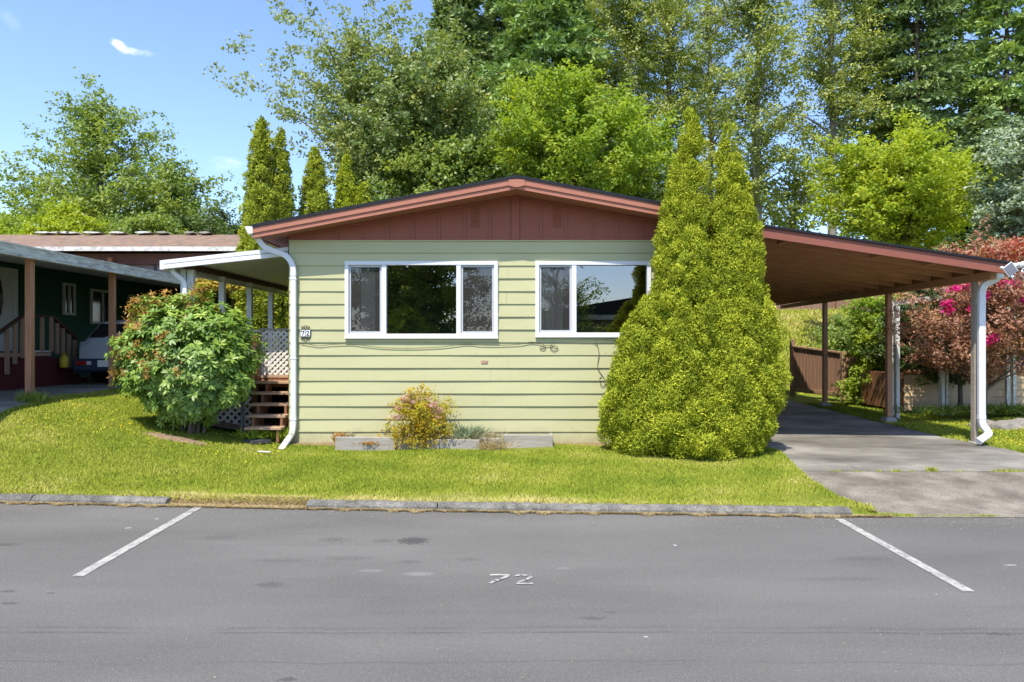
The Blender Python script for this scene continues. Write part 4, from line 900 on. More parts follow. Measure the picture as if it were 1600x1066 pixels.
# neighbour carport
nc = empty('carport', (-7.9, 10.6, 0.93), 'flat white-edged carport roof on cedar posts beside the dark green home', 'carport')
NE = -7.72
m = MB(); m.hexa([(NX + 0.02, 7, 3.58), (NE, 7, 3.28), (NE, 29, 3.28), (NX + 0.02, 29, 3.58), (NX + 0.02, 7, 3.62), (NE, 7, 3.32), (NE, 29, 3.32), (NX + 0.02, 29, 3.62)]); m.build('roof_panel', M['nsoffit'], nc)
m = MB()
for k in range(100):
    y = 9.0 + k * 0.2
    if y > 28: break
    m.hexa([(NX + 0.03, y, 3.565), (NE - 0.01, y, 3.263), (NE - 0.01, y + 0.03, 3.263), (NX + 0.03, y + 0.03, 3.565), (NX + 0.03, y, 3.579), (NE - 0.01, y, 3.278), (NE - 0.01, y + 0.03, 3.278), (NX + 0.03, y + 0.03, 3.579)])
m.build('panel_rib', M['nsoffit'], nc)
m = MB(); m.box(NE + .001, NE + 0.10, 7, 29, 3.16, 3.175); m.box(NE + 0.085, NE + 0.10, 7, 29, 3.176, 3.34); m.box(NE + .001, NE + 0.012, 7, 29, 3.176, 3.33); m.box(NE + 0.1005, NE + 0.112, 7, 29, 3.315, 3.345)
m.build('gutter', M['ngutter'], nc)
for (pxp, yp) in ((46.5, 11.05), (175.5, 13.55)):
    xp = X(pxp, yp); MB().box(xp - 0.05, xp + 0.05, yp - 0.05, yp + 0.05, 0.8, 3.158 if False else 3.25).build('post', M['postwood'], nc, bevel=0.006)
MB().box(-8.0, -7.9, 19.6, 19.7, 0.8, 3.25).build('post', M['postwood'], nc)
MB().box(-8.03, -7.84, 7, 29, 3.252, 3.30 if False else 3.262).build('beam', M['oldwhite'], nc)

# neighbour steps
ns = empty('porch_steps', (-9.5, 13.6, 0.93), 'dark red porch landing with wooden balusters at the dark green home', 'steps')
SX = -9.4
def sY(px): return -SX * FPX / (800 - px)
yL0, yL1 = sY(35), sY(80)
box('landing', (NX + 0.05, SX - 0.001, yL0 - 0.3, yL1, 1.55, 1.62), M['stepwood'], ns)
m = MB(); m.box(NX + 0.06, SX - 0.02, yL0 - 0.3, yL1, 0.85, 1.549)
for k in range(5):
    m.box(NX + 0.06, SX - 0.02, yL1 + 0.001 + 0.24 * k, yL1 + 0.24 * (k + 1), 0.85, 1.50 - 0.12 * k)
    m.box(NX + 0.06, SX - 0.02, yL0 - 0.301 - 0.27 * (k + 1), yL0 - 0.301 - 0.27 * k, 0.85, 1.50 - 0.13 * k)
m.build('skirting', M['nred'], ns)
for px, top, bot in ((9.5, 514, 585), (21.8, 504, 569), (33.5, 495.5, 560), (64.5, 496, 549), (79, 495, 549), (88, 505, 553), (97, 513, 566), (106.5, 522, 574), (116, 531, 581)):
    y = sY(px); MB().box(SX + 0.0, SX + 0.035, y - 0.045, y + 0.045, Zp(bot, y), Zp(top, y)).build('baluster', M['balwood'], ns)
m = MB(); y = sY
pts = [(SX + 0.015, y(-5), Zp(522, y(-5))), (SX + 0.015, y(35), Zp(493, y(35))), (SX + 0.015, y(80), Zp(494, y(80))), (SX + 0.015, y(119), Zp(531, y(119)))]
for a_, b_ in zip(pts[:-1], pts[1:]): m.bar(a_, b_, 0.09, 0.035)
m.build('handrail', M['browntrim'], ns)
m = MB(); m.bar((SX + 0.005, y(37), Zp(549, y(37))), (SX + 0.005, y(80), Zp(549, y(80))), 0.03, 0.03); m.build('lower_rail', M['oldwhite'], ns)
yb_ = y(91); m = MB(); m.tube([(SX + 0.12, yb_, 1.30), (SX + 0.12, yb_, 1.33), (SX + 0.12, yb_, 1.50), (SX + 0.12, yb_, 1.56)], [0.07, 0.085, 0.08, 0.03], 10)
m.tube([(SX + 0.08, yb_, 1.54), (SX + 0.12, yb_, 1.62), (SX + 0.16, yb_, 1.54)], 0.012, 6)
jug = empty('plastic_jug', (SX + 0.12, yb_, 1.30), 'yellow plastic jug hanging at the porch steps of the dark green home', 'jug')
m.build('jug_body', M['yellow'], jug, sm=True)

# parked car, seen from behind
car = empty('parked_car', (-8.45, 16.5, 0.93), 'white hatchback with navy bumper parked nose away under the left carport', 'car')
cx0 = -8.36; CY = 14.35; g0 = 0.93
sta = [  # y, half width belt, z bottom, z belt, z roof, half width roof
 (0.00, 0.72, 0.42, 0.80, 0.84, 0.66), (0.10, 0.80, 0.30, 0.90, 0.98, 0.66), (0.45, 0.83, 0.26, 0.93, 1.33, 0.58), (0.75, 0.83, 0.26, 0.93, 1.38, 0.60), (1.9, 0.83, 0.24, 0.92, 1.40, 0.62),
 (2.5, 0.83, 0.24, 0.92, 1.33, 0.58), (3.1, 0.82, 0.25, 0.90, 0.98, 0.62), (3.9, 0.80, 0.28, 0.82, 0.86, 0.58), (4.25, 0.70, 0.36, 0.66, 0.70, 0.5)]
m = MB()
for (yy_, hw, z0_, zb_, zr, hr_) in sta:
    ring = [(-hw * 0.92, z0_), (-hw, z0_ + 0.12), (-hw, zb_ - 0.08), (-hw * 0.97, zb_), (-hr_ - 0.03, zr - 0.07), (-hr_ * 0.85, zr), (0, zr + 0.02), (hr_ * 0.85, zr), (hr_ + 0.03, zr - 0.07), (hw * 0.97, zb_), (hw, zb_ - 0.08), (hw, z0_ + 0.12), (hw * 0.92, z0_)]
    for (a_, b_) in ring: m.v.append((cx0 + a_, CY + yy_, g0 + b_))
k = 13
for i in range(len(sta) - 1):
    for j in range(k): a_ = i * k + j; b_ = i * k + (j + 1) % k; m.f.append((a_, b_, b_ + k, a_ + k))
m.f.append(tuple(range(k))); m.f.append(tuple((len(sta) - 1) * k + j for j in range(k))[::-1])
m.build('body', M['carwhite'], car, sm=False, bevel=0.02)
box('rear_bumper', (cx0 - 0.84, cx0 + 0.84, CY - 0.10, CY + 0.30, g0 + 0.27, g0 + 0.55), M['carnavy'], car, bevel=0.05)
m = MB(); m.hexa([(cx0 - 0.60, CY + 0.10, g0 + 0.99), (cx0 + 0.60, CY + 0.10, g0 + 0.99), (cx0 + 0.60, CY + 0.13, g0 + 0.985), (cx0 - 0.60, CY + 0.13, g0 + 0.985), (cx0 - 0.50, CY + 0.375, g0 + 1.29), (cx0 + 0.50, CY + 0.375, g0 + 1.29), (cx0 + 0.50, CY + 0.40, g0 + 1.285), (cx0 - 0.50, CY + 0.40, g0 + 1.285)])
m.build('rear_window', M['glassback'], car)
for s in (-1, 1):
    box('tail_light', (cx0 + s * 0.52, cx0 + s * 0.74, CY - 0.115, CY - 0.05, g0 + 0.42, g0 + 0.50), M['redlens'], car, bevel=0.008)
    box('reversing_light', (cx0 + s * 0.42, cx0 + s * 0.515, CY - 0.114, CY - 0.05, g0 + 0.42, g0 + 0.50), M['clearlens'], car, bevel=0.008)
    for yy_ in (0.85, 3.35):
        xw = cx0 + s * 0.76
        q = [(xw + s * (-0.09 + 0.18 * t_), 0, 0) for t_ in (0, 1)]
        wl_ = MB().tube([(xw - s * 0.09, CY + yy_, g0 + 0.30), (xw + s * 0.09, CY + yy_, g0 + 0.30)], 0.30, 22).build('tyre', M['rubber'], car, bevel=0.02)
        MB().tube([(xw + s * 0.085, CY + yy_, g0 + 0.30), (xw + s * 0.10, CY + yy_, g0 + 0.30)], [0.19, 0.16], 16).build('rim', M['chrome'], wl_)
    m = MB(); m.hexa([(cx0 + s * 0.815, CY + 0.9, g0 + 0.97), (cx0 + s * 0.835, CY + 0.9, g0 + 0.97), (cx0 + s * 0.835, CY + 2.7, g0 + 0.97), (cx0 + s * 0.815, CY + 2.7, g0 + 0.97), (cx0 + s * 0.64, CY + 0.95, g0 + 1.27), (cx0 + s * 0.665, CY + 0.95, g0 + 1.27), (cx0 + s * 0.665, CY + 2.35, g0 + 1.27), (cx0 + s * 0.64, CY + 2.35, g0 + 1.27)]); m.build('side_window', M['glassback'], car)
box('licence_plate', (cx0 - 0.28, cx0 + 0.02, CY - 0.118, CY - 0.101, g0 + 0.38, g0 + 0.52), M['enamel'], car)

# far brown-roofed home behind
fh = empty('mobile_home', (-14, 22, 1.2), 'brown mossy-roofed home behind the left carport', 'house')
FY = 21.0; fz = Zp(392.5, FY); fz1 = Zp(386, FY); xr = X(374, FY)
m = MB(); m.prism([(FY - 0.02, fz1 + 0.01), (FY + 3.6, Zp(375, FY) + 0.72), (FY + 7.2, fz1), (FY + 7.2, fz1 - 0.05), (FY + 0.05, fz1 - 0.06)], 'x', -26, xr); m.build('roof', M['brownroof'], fh)
box('fascia_board', (-22.2 + 4.6 - 8, xr, FY - 0.05, FY - 0.021, fz, fz1 + 0.005), M['oldwhite'], fh)
box('beam', (-26, xr - 0.1, FY + 0.4, FY + 0.5, fz - 0.36, fz - 0.02), M['browntrim'], fh)
box('wall', (-26, xr - 0.5, FY + 0.6, FY + 6.6, 0.9, fz - 0.1), M['greywall'], fh)
for pa, pb_ in ((120, 135), (141, 158), (160, 190)):
    box('window', (X(pa, FY + .6), X(pb_, FY + .6), FY + 0.55, FY + 0.599, Zp(455, FY), Zp(404, FY)), M['glassback'], fh)
for pa in (139.5, 159.5): box('window_frame', (X(pa, FY + .6) - 0.035, X(pa, FY + .6) + 0.035, FY + 0.52, FY + 0.598, Zp(455, FY), Zp(404, FY)), M['oldwhite'], fh)
box('post', (X(177, FY + .45) - 0.07, X(177, FY + .45) + 0.07, FY + 0.25, FY + 0.39, 1.0, Zp(401, FY)), M['orangewood'], fh)
for pa in (243, 282): box('wall_batten', (X(pa, FY + .6) - 0.03, X(pa, FY + .6) + 0.03, FY + 0.56, FY + 0.599, 1.2, fz - 0.37), M['greyrail'], fh)
rng = np.random.default_rng(8)
for px, w in ((70, 30), (92, 22), (104, 24), (116, 20), (148, 34), (186, 26), (228, 30), (256, 20), (298, 18), (322, 22)):
    x = X(px, FY + 3.5); w_ = w * 0.46 * (FY + 3.5) / FPX; zc = Zp(375, FY) + 0.73; m = MB(); n = 8
    q = [(x + w_ * cos(a_) * rng.uniform(0.75, 1.1), zc + 0.03 + 0.04 * sin(a_) * rng.uniform(0.5, 1.2)) for a_ in np.linspace(0, 2 * pi, 9, endpoint=False)]
    m.prism(q, 'y', FY + 3.3, FY + 3.7); m.build('ridge_sheet', M['oldwhite'] if px < 240 else M['timber'], fh)

# ------------------------------------------------------------------ right side: fence, arbor, neighbour, hill fence
fn = empty('board_fence', (8.5, 19, 0.25), 'brown board fence at the back of the driveway', 'fence')
FPts = [(X(1237, 20.2), 20.2, 0.22, 1.85 - 0.15), (X(1316, 18.1), 18.1, 0.24, 1.58), (X(1384, 17.6), 17.6, 0.26, 1.52)]
FPts = [(x, y, z0, Zp(p, y)) for (x, y, z0, _), p in zip(FPts, (542, 553, 556))]
for i, ((xa, ya, za, ta), (xb, yb, zb_, tb)) in enumerate(zip(FPts[:-1], FPts[1:])):
    n = int(math.hypot(xb - xa, yb - ya) / 0.145); m = MB(); d = Vector((xb - xa, yb - ya, 0)).normalized(); r = Vector((-d.y, d.x, 0)) * 0.012
    for k in range(n):
        t0, t1 = (k + 0.06) / n, (k + 0.94) / n
        if i == 0: t1 = (k + 0.86) / n
        p0 = Vector((xa + (xb - xa) * t0, ya + (yb - ya) * t0, 0)); p1 = Vector((xa + (xb - xa) * t1, ya + (yb - ya) * t1, 0)); z0_ = za + 0.14; z1_ = ta + (tb - ta) * t0
        m.hexa([p0 - r + Vector((0, 0, z0_)), p1 - r + Vector((0, 0, z0_)), p1 + r + Vector((0, 0, z0_)), p0 + r + Vector((0, 0, z0_)), p0 - r + Vector((0, 0, z1_)), p1 - r + Vector((0, 0, z1_)), p1 + r + Vector((0, 0, z1_)), p0 + r + Vector((0, 0, z1_))])
    m.build('fence_panel', M['fence'], fn)
    off = -Vector((-d.y, d.x, 0)) * 0.04
    m = MB(); m.bar(Vector((xa, ya, ta + 0.03)), Vector((xb, yb, tb + 0.03)), 0.12, 0.04); m.bar(Vector((xa, ya, za + 0.20)) + off, Vector((xb, yb, zb_ + 0.20)) + off, 0.05, 0.09)
    m.build('fence_rail', M['fencetan'], fn)
for i, (x, y, z0, z1) in enumerate(FPts):
    MB().box(x - 0.06, x + 0.06, y - 0.12, y + 0.0, z0 - 0.1, z1 + (0.16 if i == 0 else 0.06)).build('fence_post', M['fence'] if i == 0 else M['fencetan'], fn, bevel=0.008)
    if i == 0: MB().tube([(x, y - 0.06, z1 + 0.16), (x, y - 0.06, z1 + 0.19), (x, y - 0.06, z1 + 0.25)], [0.03, 0.055, 0.01], 8).build('post_finial', M['fence'], fn)
# back of driveway: dark shed-like screen behind tree
# hillside fence
hf = empty('board_fence', (12, 30, 2.9), 'long red-brown fence along the top of the grassy bank', 'fence')
m = MB(); xh = 7.0
while xh < 22:
    zf_ = float(gz(xh, 30.4)); m.box(xh, xh + 0.13, 30.4, 30.43, zf_ + 0.1, zf_ + 1.55); xh += 0.145
m.build('fence_panel', M['hilltimber'], hf)
MB().box(7, 22, 30.33, 30.39, 3.1, 3.22).build('fence_rail', M['concrete'], hf)
for k in range(7): MB().box(7.2 + k * 2.4, 7.32 + k * 2.4, 30.28, 30.39, 2.7, 4.65).build('fence_post', M['hilltimber'], hf)
# arbor
ar = empty('garden_arbor', (X(1397, 14.5), 14.5, 0.3), 'white slatted garden arbor in the shrub behind the carport', 'arbor')
for px, y in ((1393, 14.6), (1402, 14.3), (1470, 14.9)):
    MB().box(X(px, y) - 0.035, X(px, y) + 0.035, y - 0.035, y + 0.035, 0.2, Zp(478, y)).build('post', M['white'], ar)
for k, yy_ in enumerate((14.3, 14.6, 14.9)): 
    m = MB(); m.bar((X(1384, yy_), yy_, Zp(476, yy_)), (X(1478, yy_), yy_, Zp(463, yy_)), 0.05, 0.09); m.build('crossbeam', M['oldwhite'], ar)

bh = empty('mobile_home', (13, 16, 0.35), 'beige sided home with white porch posts on the right', 'house')
BY = 15.2
def bx(px, y=BY): return X(px, y)
lap_wall('skirting', bx(1412), bx(1760), 0.30, Zp(586, BY), 5, BY, M['beige'], bh, (), 31, out=0.02)
box('porch_floor', (bx(1412) - .02, bx(1760), BY + 0.01, BY + 1.8, 0.3, Zp(584.5, BY)), M['orangewood'], bh)
box('rim_board', (bx(1412) - .02, bx(1760), BY - 0.03, BY + 0.009, Zp(586, BY) + .001, Zp(578, BY)), M['orangewood'], bh)
box('wall', (10.4, bx(1760), BY + 1.81, BY + 3.6, 0.3, 3.4), M['browntrim'], bh)
bxr = 9.75; m = MB(); m.hexa([(bxr, BY - 0.3, 3.1), (bx(1760), BY - 0.3, 3.1), (bx(1760), BY + 4.0, 3.4), (bxr, BY + 4.0, 3.4), (bxr, BY - 0.3, 3.2), (bx(1760), BY - 0.3, 3.2), (bx(1760), BY + 4.0, 3.5), (bxr, BY + 4.0, 3.5)]); m.build('roof', M['brownroof'], bh)
bxr = 9.9
for px, y, pyb, w in ((1472.5, 14.6, 650, 0.035), (1479, 14.75, 649, 0.03), (1574, 14.9, 646, 0.035), (1584, 15.0, 646, 0.035)):
    MB().box(X(px, y) - w, X(px, y) + w, y - w, y + w, 0.25, 3.2).build('porch_post', M['oldwhite'], bh, bevel=0.004)
for pa, pb_, a_, b_ in ((1462, 1482, 505, 560), (1500, 1545, 480, 560)):
    w_ = box('window', (X(pa, BY + 1.8), X(pb_, BY + 1.8), BY + 1.76, BY + 1.809, Zp(b_, BY + 1.8), Zp(a_, BY + 1.8)), M['oldwhite'], bh)
    box('pane', (X(pa, BY + 1.8) + 0.07, X(pb_, BY + 1.8) - 0.07, BY + 1.75, BY + 1.759, Zp(b_, BY + 1.8) + .07, Zp(a_, BY + 1.8) - .07), M['glassback'], w_)

# overhead wires seen between the trees
pw = MB()
for (pa, ya_, pb2, yb2) in ((1150, 181, 1420, 176), (1150, 208, 1420, 205)):
    q = [Vector((X(pa + (pb2 - pa) * t_, 40), 40, Zp(ya_ + (yb2 - ya_) * t_, 40) - 1.0 * 4 * t_ * (1 - t_) * 0.1)) for t_ in np.linspace(-1.2, 2.2, 12)]
    m = MB(); m.tube(q, 0.02, 5); o = m.build('power_line', M['black'], None, loc=q[0])
    tag(o, 'upper overhead wire crossing the sky gap between the tall trees' if ya_ < 190 else 'lower overhead wire crossing the sky gap between the tall trees', 'wire')

# ------------------------------------------------------------------ vegetation
def unit(a): return a / np.maximum(np.linalg.norm(a, axis=1, keepdims=True), 1e-9)
def leaves(C, size, asp, rng, nb=None, nbw=0.0, dirs=None, dw=0.0, shape=4, svar=0.35):
    """one small face per leaf. nb: preferred normals, dirs: preferred long axis"""
    n = len(C); N = unit(rng.normal(size=(n, 3)))
    if nb is not None: N = unit(N + nb * nbw)
    T = rng.normal(size=(n, 3))
    if dirs is not None: T = unit(T) + dirs * dw
    T = unit(T - N * np.sum(T * N, 1, keepdims=True)); B = np.cross(N, T)
    s = size * (1 + svar * rng.uniform(-1, 1, n))[:, None]; L = T * s; Wd = B * s * asp * 0.5
    if shape == 3: return np.stack([C - Wd, C + Wd, C + L], 1).reshape(-1, 3)
    if shape == 4: return np.stack([C, C + L * 0.45 - Wd, C + L, C + L * 0.5 + Wd], 1).reshape(-1, 3)
    return np.stack([C, C + L * 0.35 - Wd, C + L * 0.75 - Wd * 0.8 + N * s * 0.02, C + L, C + L * 0.75 + Wd * 0.8, C + L * 0.35 + Wd], 1).reshape(-1, 3)

def limbs_mesh(m, segs):
    for pts, rs in segs: m.tube(pts, rs, 5 if rs[0] < 0.08 else 8)

def broadleaf(name, label, cat, px, Y, top, bot, hw, mat, seed, n_cl=160, per=170, leaf=0.13, cl=0.55, trunk=0.16, dense=0.5, bark='bark', group=None, lean=0.0, tk=1.0, ry=None, shape='round', asp=0.6, base_z=None, flat=0.55, spray=0.0, trunk_top=0.85, sub=8):
    rng = np.random.default_rng(seed); x0 = X(px, Y); zt = Zp(top, Y); zb = Zp(bot, Y); R = hw * Y / FPX; Ry = ry or R * 0.8
    g = float(gz(x0, Y)) if base_z is None else base_z; root = empty(name, (x0, Y, g), label, cat, group)
    H = zt - zb
    ph = rng.uniform(0, 6.28, 6)
    def prof(t):
        if shape == 'round': return np.clip(np.sin(np.pi * np.clip(0.10 + 0.88 * t, 0, 1)), 0, 1) ** 0.6
        if shape == 'column': return 0.62 + 0.38 * np.sin(np.pi * np.clip(t, 0, 1)) - 0.3 * np.clip(t - 0.8, 0, 1) * 3
        if shape == 'cone': return np.clip(1.05 - t, 0, 1) ** 0.7
        return np.ones_like(t)
    t = rng.uniform(0, 1, n_cl * 3); keep = rng.uniform(0, 1, n_cl * 3) < prof(t) ** 1.6; t = t[keep][:n_cl]
    n = len(t); a = rng.uniform(0, 2 * pi, n); rr = rng.uniform(0, 1, n) ** dense
    wob = 1 + 0.20 * np.sin(3 * a + ph[0] + 5 * t) + 0.17 * np.sin(2 * a + ph[1] - 7 * t) + 0.14 * np.sin(5 * a + 13 * t + ph[2]) + 0.10 * np.sin(21 * t + ph[3] + a)
    rad = prof(t) * rr * wob
    C = np.stack([x0 + lean * (t - 0.5) + R * rad * np.cos(a), Y + Ry * rad * np.sin(a), zb + H * t + rng.normal(0, 0.02 * H, n)], 1)
    # skeleton
    m = MB(); th = zb + H * trunk_top
    tp = []
    for i in range(7):
        q = i / 6; tp.append((x0 + lean * (q - 0.5) * (1 if q > 0.5 else 0) + rng.normal(0, 0.03) * i * 0.5, Y + rng.normal(0, 0.03) * i * 0.5, g - 0.2 + (th - g + 0.2) * q))
    trs = [trunk * (1 - 0.82 * i / 6) for i in range(7)]
    m.tube(tp, trs, 10)
    dirs = np.zeros((n, 3)); 
    for i in range(n):
        c = C[i]; d = math.hypot(c[0] - x0, c[1] - Y); zj = c[2] - (0.35 + 0.6 * rng.random()) * d - 0.2
        zj = min(max(zj, max(g + 0.6, zb - 0.3 * H)), th - 0.1); q = (zj - g + 0.2) / (th - g + 0.2) * 6; k = int(min(max(q, 0), 5)); fr = q - k
        p0 = Vector(tp[k]).lerp(Vector(tp[k + 1]), min(max(fr, 0), 1)); p1 = Vector(c); mid = p0.lerp(p1, 0.55) + Vector((0, 0, 0.10 * d))
        dd = (p1 - mid); dirs[i] = np.array(dd.normalized())
        if i % 2 == 0 or n < 130: 
            b0 = min(trs[k] * 0.45, 0.02 + 0.018 * d) * tk; m.tube([p0, p0.lerp(mid, 0.5) + Vector((0, 0, 0.04 * d)), mid, p1], [b0, b0 * 0.75, b0 * 0.45, 0.008], 5)
    m.build('trunk', M[bark], root)
    # leaves
    sc = rng.uniform(0.6, 1.3, n); cnt = np.maximum((per * sc ** 2).astype(int), 8); idx = np.repeat(np.arange(n), cnt); tot = len(idx)
    SB = sub; so = unit(rng.normal(size=(n * SB, 3))) * (rng.uniform(0.15, 1, (n * SB, 1)) ** 0.5); so[:, 2] *= flat
    al = (rng.uniform(-1.0, 1.0, n * SB) * (0.8 + spray))[:, None] * np.repeat(dirs, SB, 0)
    scl = np.repeat(cl * sc, SB)[:, None]; SC_ = np.repeat(C, SB, 0) + so * scl * (1 - 0.4 * min(spray, 1)) + al * scl * (0.5 + spray)
    sd_ = unit(so * 0.8 + np.repeat(dirs, SB, 0) * 0.9 + rng.normal(size=so.shape) * 0.3); sd_[:, 2] *= 0.6
    j = idx * SB + rng.integers(0, SB, tot); s = (cl * sc)[idx][:, None]
    Pp = SC_[j] + sd_[j] * s * 0.42 * rng.uniform(-1, 1, (tot, 1)) + rng.normal(size=(tot, 3)) * s * np.array([[0.13, 0.13, 0.10]]) * (1 if sub > 1 else 2.5)
    out = unit(Pp - SC_[j] + sd_[j] * 0.1 + 1e-6); nb = np.tile([[-0.1, -0.25, 0.9]], (tot, 1)) + out * 0.5
    Vv = leaves(Pp, leaf, asp, rng, nb, 0.9, out, 0.6)
    vv = np.clip(rng.uniform(0, 1, n)[idx] * 0.55 + rng.uniform(0, 1, tot) * 0.45, 0, 1)
    np_mesh('crown', Vv, 4, M[mat], root, v=vv)
    return root

def conifer(name, label, px, Y, top, bot, hw, mat, seed, n_br=150, per=130, leaf=0.2, trunk=0.22, group=None, droop=0.35, gap=0.0, cat='tree', p=0.8, sky=1.0):
    rng = np.random.default_rng(seed); x0 = X(px, Y); zt = Zp(top, Y); zb = Zp(bot, Y); R = hw * Y / FPX
    g = float(gz(x0, Y)); root = empty(name, (x0, Y, g), label, cat, group); m = MB()
    m.tube([(x0, Y, g - 0.2), (x0 + 0.05, Y, g + (zt - g) * 0.5), (x0, Y, zt)], [trunk, trunk * 0.6, 0.02], 10)
    P_, D_, V_ = [], [], []
    for i in range(n_br):
        t = (i + rng.random()) / n_br; z = zb + (zt - zb) * t; L = R * ((1 - t) ** p) * rng.uniform(0.55, 1.12) + 0.25; a = rng.uniform(0, 2 * pi)
        if gap and rng.random() < gap: continue
        d = np.array([cos(a), sin(a), 0.0]); up = 0.25 - droop * (1 - t)
        k = int(per * (0.35 + 0.65 * L / (R + 0.25))); u = rng.uniform(0.12, 1, k) ** 0.75
        base = np.array([x0, Y, z]); cen = base + d * (L * u)[:, None]; cen[:, 2] += L * (up * u - 0.28 * u * u + 0.12 * u ** 3)
        side = np.array([-d[1], d[0], 0]); wdt = L * 0.34 * np.sin(np.pi * np.clip(u * 0.85 + 0.12, 0, 1)) + 0.06
        sd = rng.uniform(-1, 1, k); cen = cen + side * (wdt * sd)[:, None]; cen[:, 2] -= np.abs(sd) * wdt * 0.35 + rng.uniform(0, 0.22, k) * (0.4 + 0.6 * u) * L * 0.35
        P_.append(cen); dd = d + side * sd[:, None] * 1.1; dd[:, 2] -= 0.35; D_.append(unit(dd)); V_.append(np.clip(rng.random() * 0.5 + rng.uniform(0, 0.5, k), 0, 1))
        e = base + d * L * 0.8; m.tube([tuple(base), tuple((base + e) / 2 + np.array([0, 0, L * (up * .4 - .05)])), (e[0], e[1], z + L * (up * 0.8 - 0.18))], [0.035 + 0.01 * L, 0.025, 0.008], 4)
    m.build('trunk', M['bark'], root)
    P_ = np.concatenate(P_); D_ = np.concatenate(D_); V_ = np.concatenate(V_)
    Vv = leaves(P_, leaf, 0.42, rng, np.tile([[0, -0.1, 1.0]], (len(P_), 1)), 1.0, D_, 1.6)
    np_mesh('crown', Vv, 4, M[mat], root, v=V_); return root

def lobes_shrub(name, label, cat, root_loc, lobes, mat, seed, lump=0.17, n_per_m2=46, leaf=0.055, per=120, ysq=0.8, group=None, trunk=True, asp=0.42, up=0.8, bottom=0.1):
    """dense evergreen of several flame-shaped lobes, each covered in small billowing sprays"""
    rng = np.random.default_rng(seed); root = empty(name, root_loc, label, cat, group); C, N, S = [], [], []
    core = MB()
    def prof(t, p): return np.clip(1 - np.clip(t, 0, 1) ** p, 0, 1) ** 0.62 * (0.80 + 0.20 * np.clip(t / 0.18, 0, 1))
    for (x, y, z0, z1, r, p) in lobes:
        H = z1 - z0; area = 2 * pi * r * H * 0.7; n = int(area * n_per_m2)
        t = rng.uniform(0, 1, n * 4); t = t[rng.uniform(0, 1, n * 4) < prof(t, p) + 0.3][:n]; a = rng.uniform(0, 2 * pi, len(t))
        rad = r * prof(t, p) * (1 + 0.12 * np.sin(4 * a + 11 * t + x * 5) + 0.12 * np.sin(7 * a - 23 * t + x * 9) + 0.08 * np.sin(11 * a + 37 * t)) * rng.uniform(0.64, 1.12, len(t))
        Sl = lump * rng.uniform(0.65, 1.2, len(t)) * (0.55 + 0.45 * prof(t, p)); rad = np.maximum(rad - 0.45 * Sl, 0.0)
        c = np.stack([x + rad * np.cos(a), y + rad * np.sin(a) * ysq, z0 + H * t], 1); nn = np.stack([np.cos(a), np.sin(a), np.full(len(t), 0.25)], 1)
        C.append(c); N.append(unit(nn)); S.append(Sl)
        k = 12; rings = 9; b = len(core.v)
        for i in range(rings):
            tt_ = i / (rings - 1)
            for j in range(k):
                a_ = 2 * pi * j / k; rr = r * float(prof(np.array(tt_), p)) * 0.55 + 0.005; core.v.append((x + rr * cos(a_), y + rr * sin(a_) * ysq, z0 + H * 0.95 * tt_ + bottom * 0.3))
        for i in range(rings - 1):
            for j in range(k): q = b + i * k + j; w = b + i * k + (j + 1) % k; core.f.append((q, w, w + k, q + k))
        core.f.append(tuple(b + j for j in range(k))[::-1])
    own = np.repeat(np.arange(len(C)), [len(q) for q in C]); C = np.concatenate(C); N = np.concatenate(N); S = np.concatenate(S)
    # cull lumps buried in other lobes
    keep = np.ones(len(C), bool)
    for li, (x, y, z0, z1, r, p) in enumerate(lobes):
        t = (C[:, 2] - z0) / (z1 - z0); rr = r * prof(t, p) * 0.58 - 0.03; rr = np.maximum(rr, 0); inside = (t > -0.02) & (t < 1) & (((C[:, 0] - x) ** 2 + ((C[:, 1] - y) / ysq) ** 2) < rr ** 2)
        keep &= ~(inside & (own != li))
    C, N, S = C[keep], N[keep], S[keep]; n = len(C)
    cnt = np.maximum((per * (S / lump) ** 1.6).astype(int), 6); idx = np.repeat(np.arange(n), cnt); tot = len(idx)
    o = unit(rng.normal(size=(tot, 3)) + N[idx] * 0.9); o[:, 2] *= 1.15
    Pp = C[idx] + o * S[idx][:, None] * (rng.uniform(0.55, 1, tot) ** 0.5)[:, None] + N[idx] * S[idx][:, None] * 0.1
    dirs = unit(o + np.array([[0, 0, up]]) + rng.normal(size=(tot, 3)) * 0.35)
    Vv = leaves(Pp - dirs * leaf * 0.4, leaf, asp, rng, o, 1.1, dirs, 2.0)
    vv = np.clip(rng.uniform(0, 1, n)[idx] * 0.4 + rng.uniform(0, 1, tot) * 0.6, 0, 1)
    if trunk:
        tm = MB(); x, y, z0, z1, r, p = lobes[0]; tm.tube([(x, y, root_loc[2] - 0.1), (x, y, z0 + (z1 - z0) * 0.5)], [0.09, 0.04], 8); tm.build('trunk', M['bark'], root)
    b = core.build('dark_core', M['twig_core'], root)  # solid dark core added behind the sprays, gives the gaps painted depth
    np_mesh('foliage', Vv, 4, M[mat], root, v=vv)
    return root

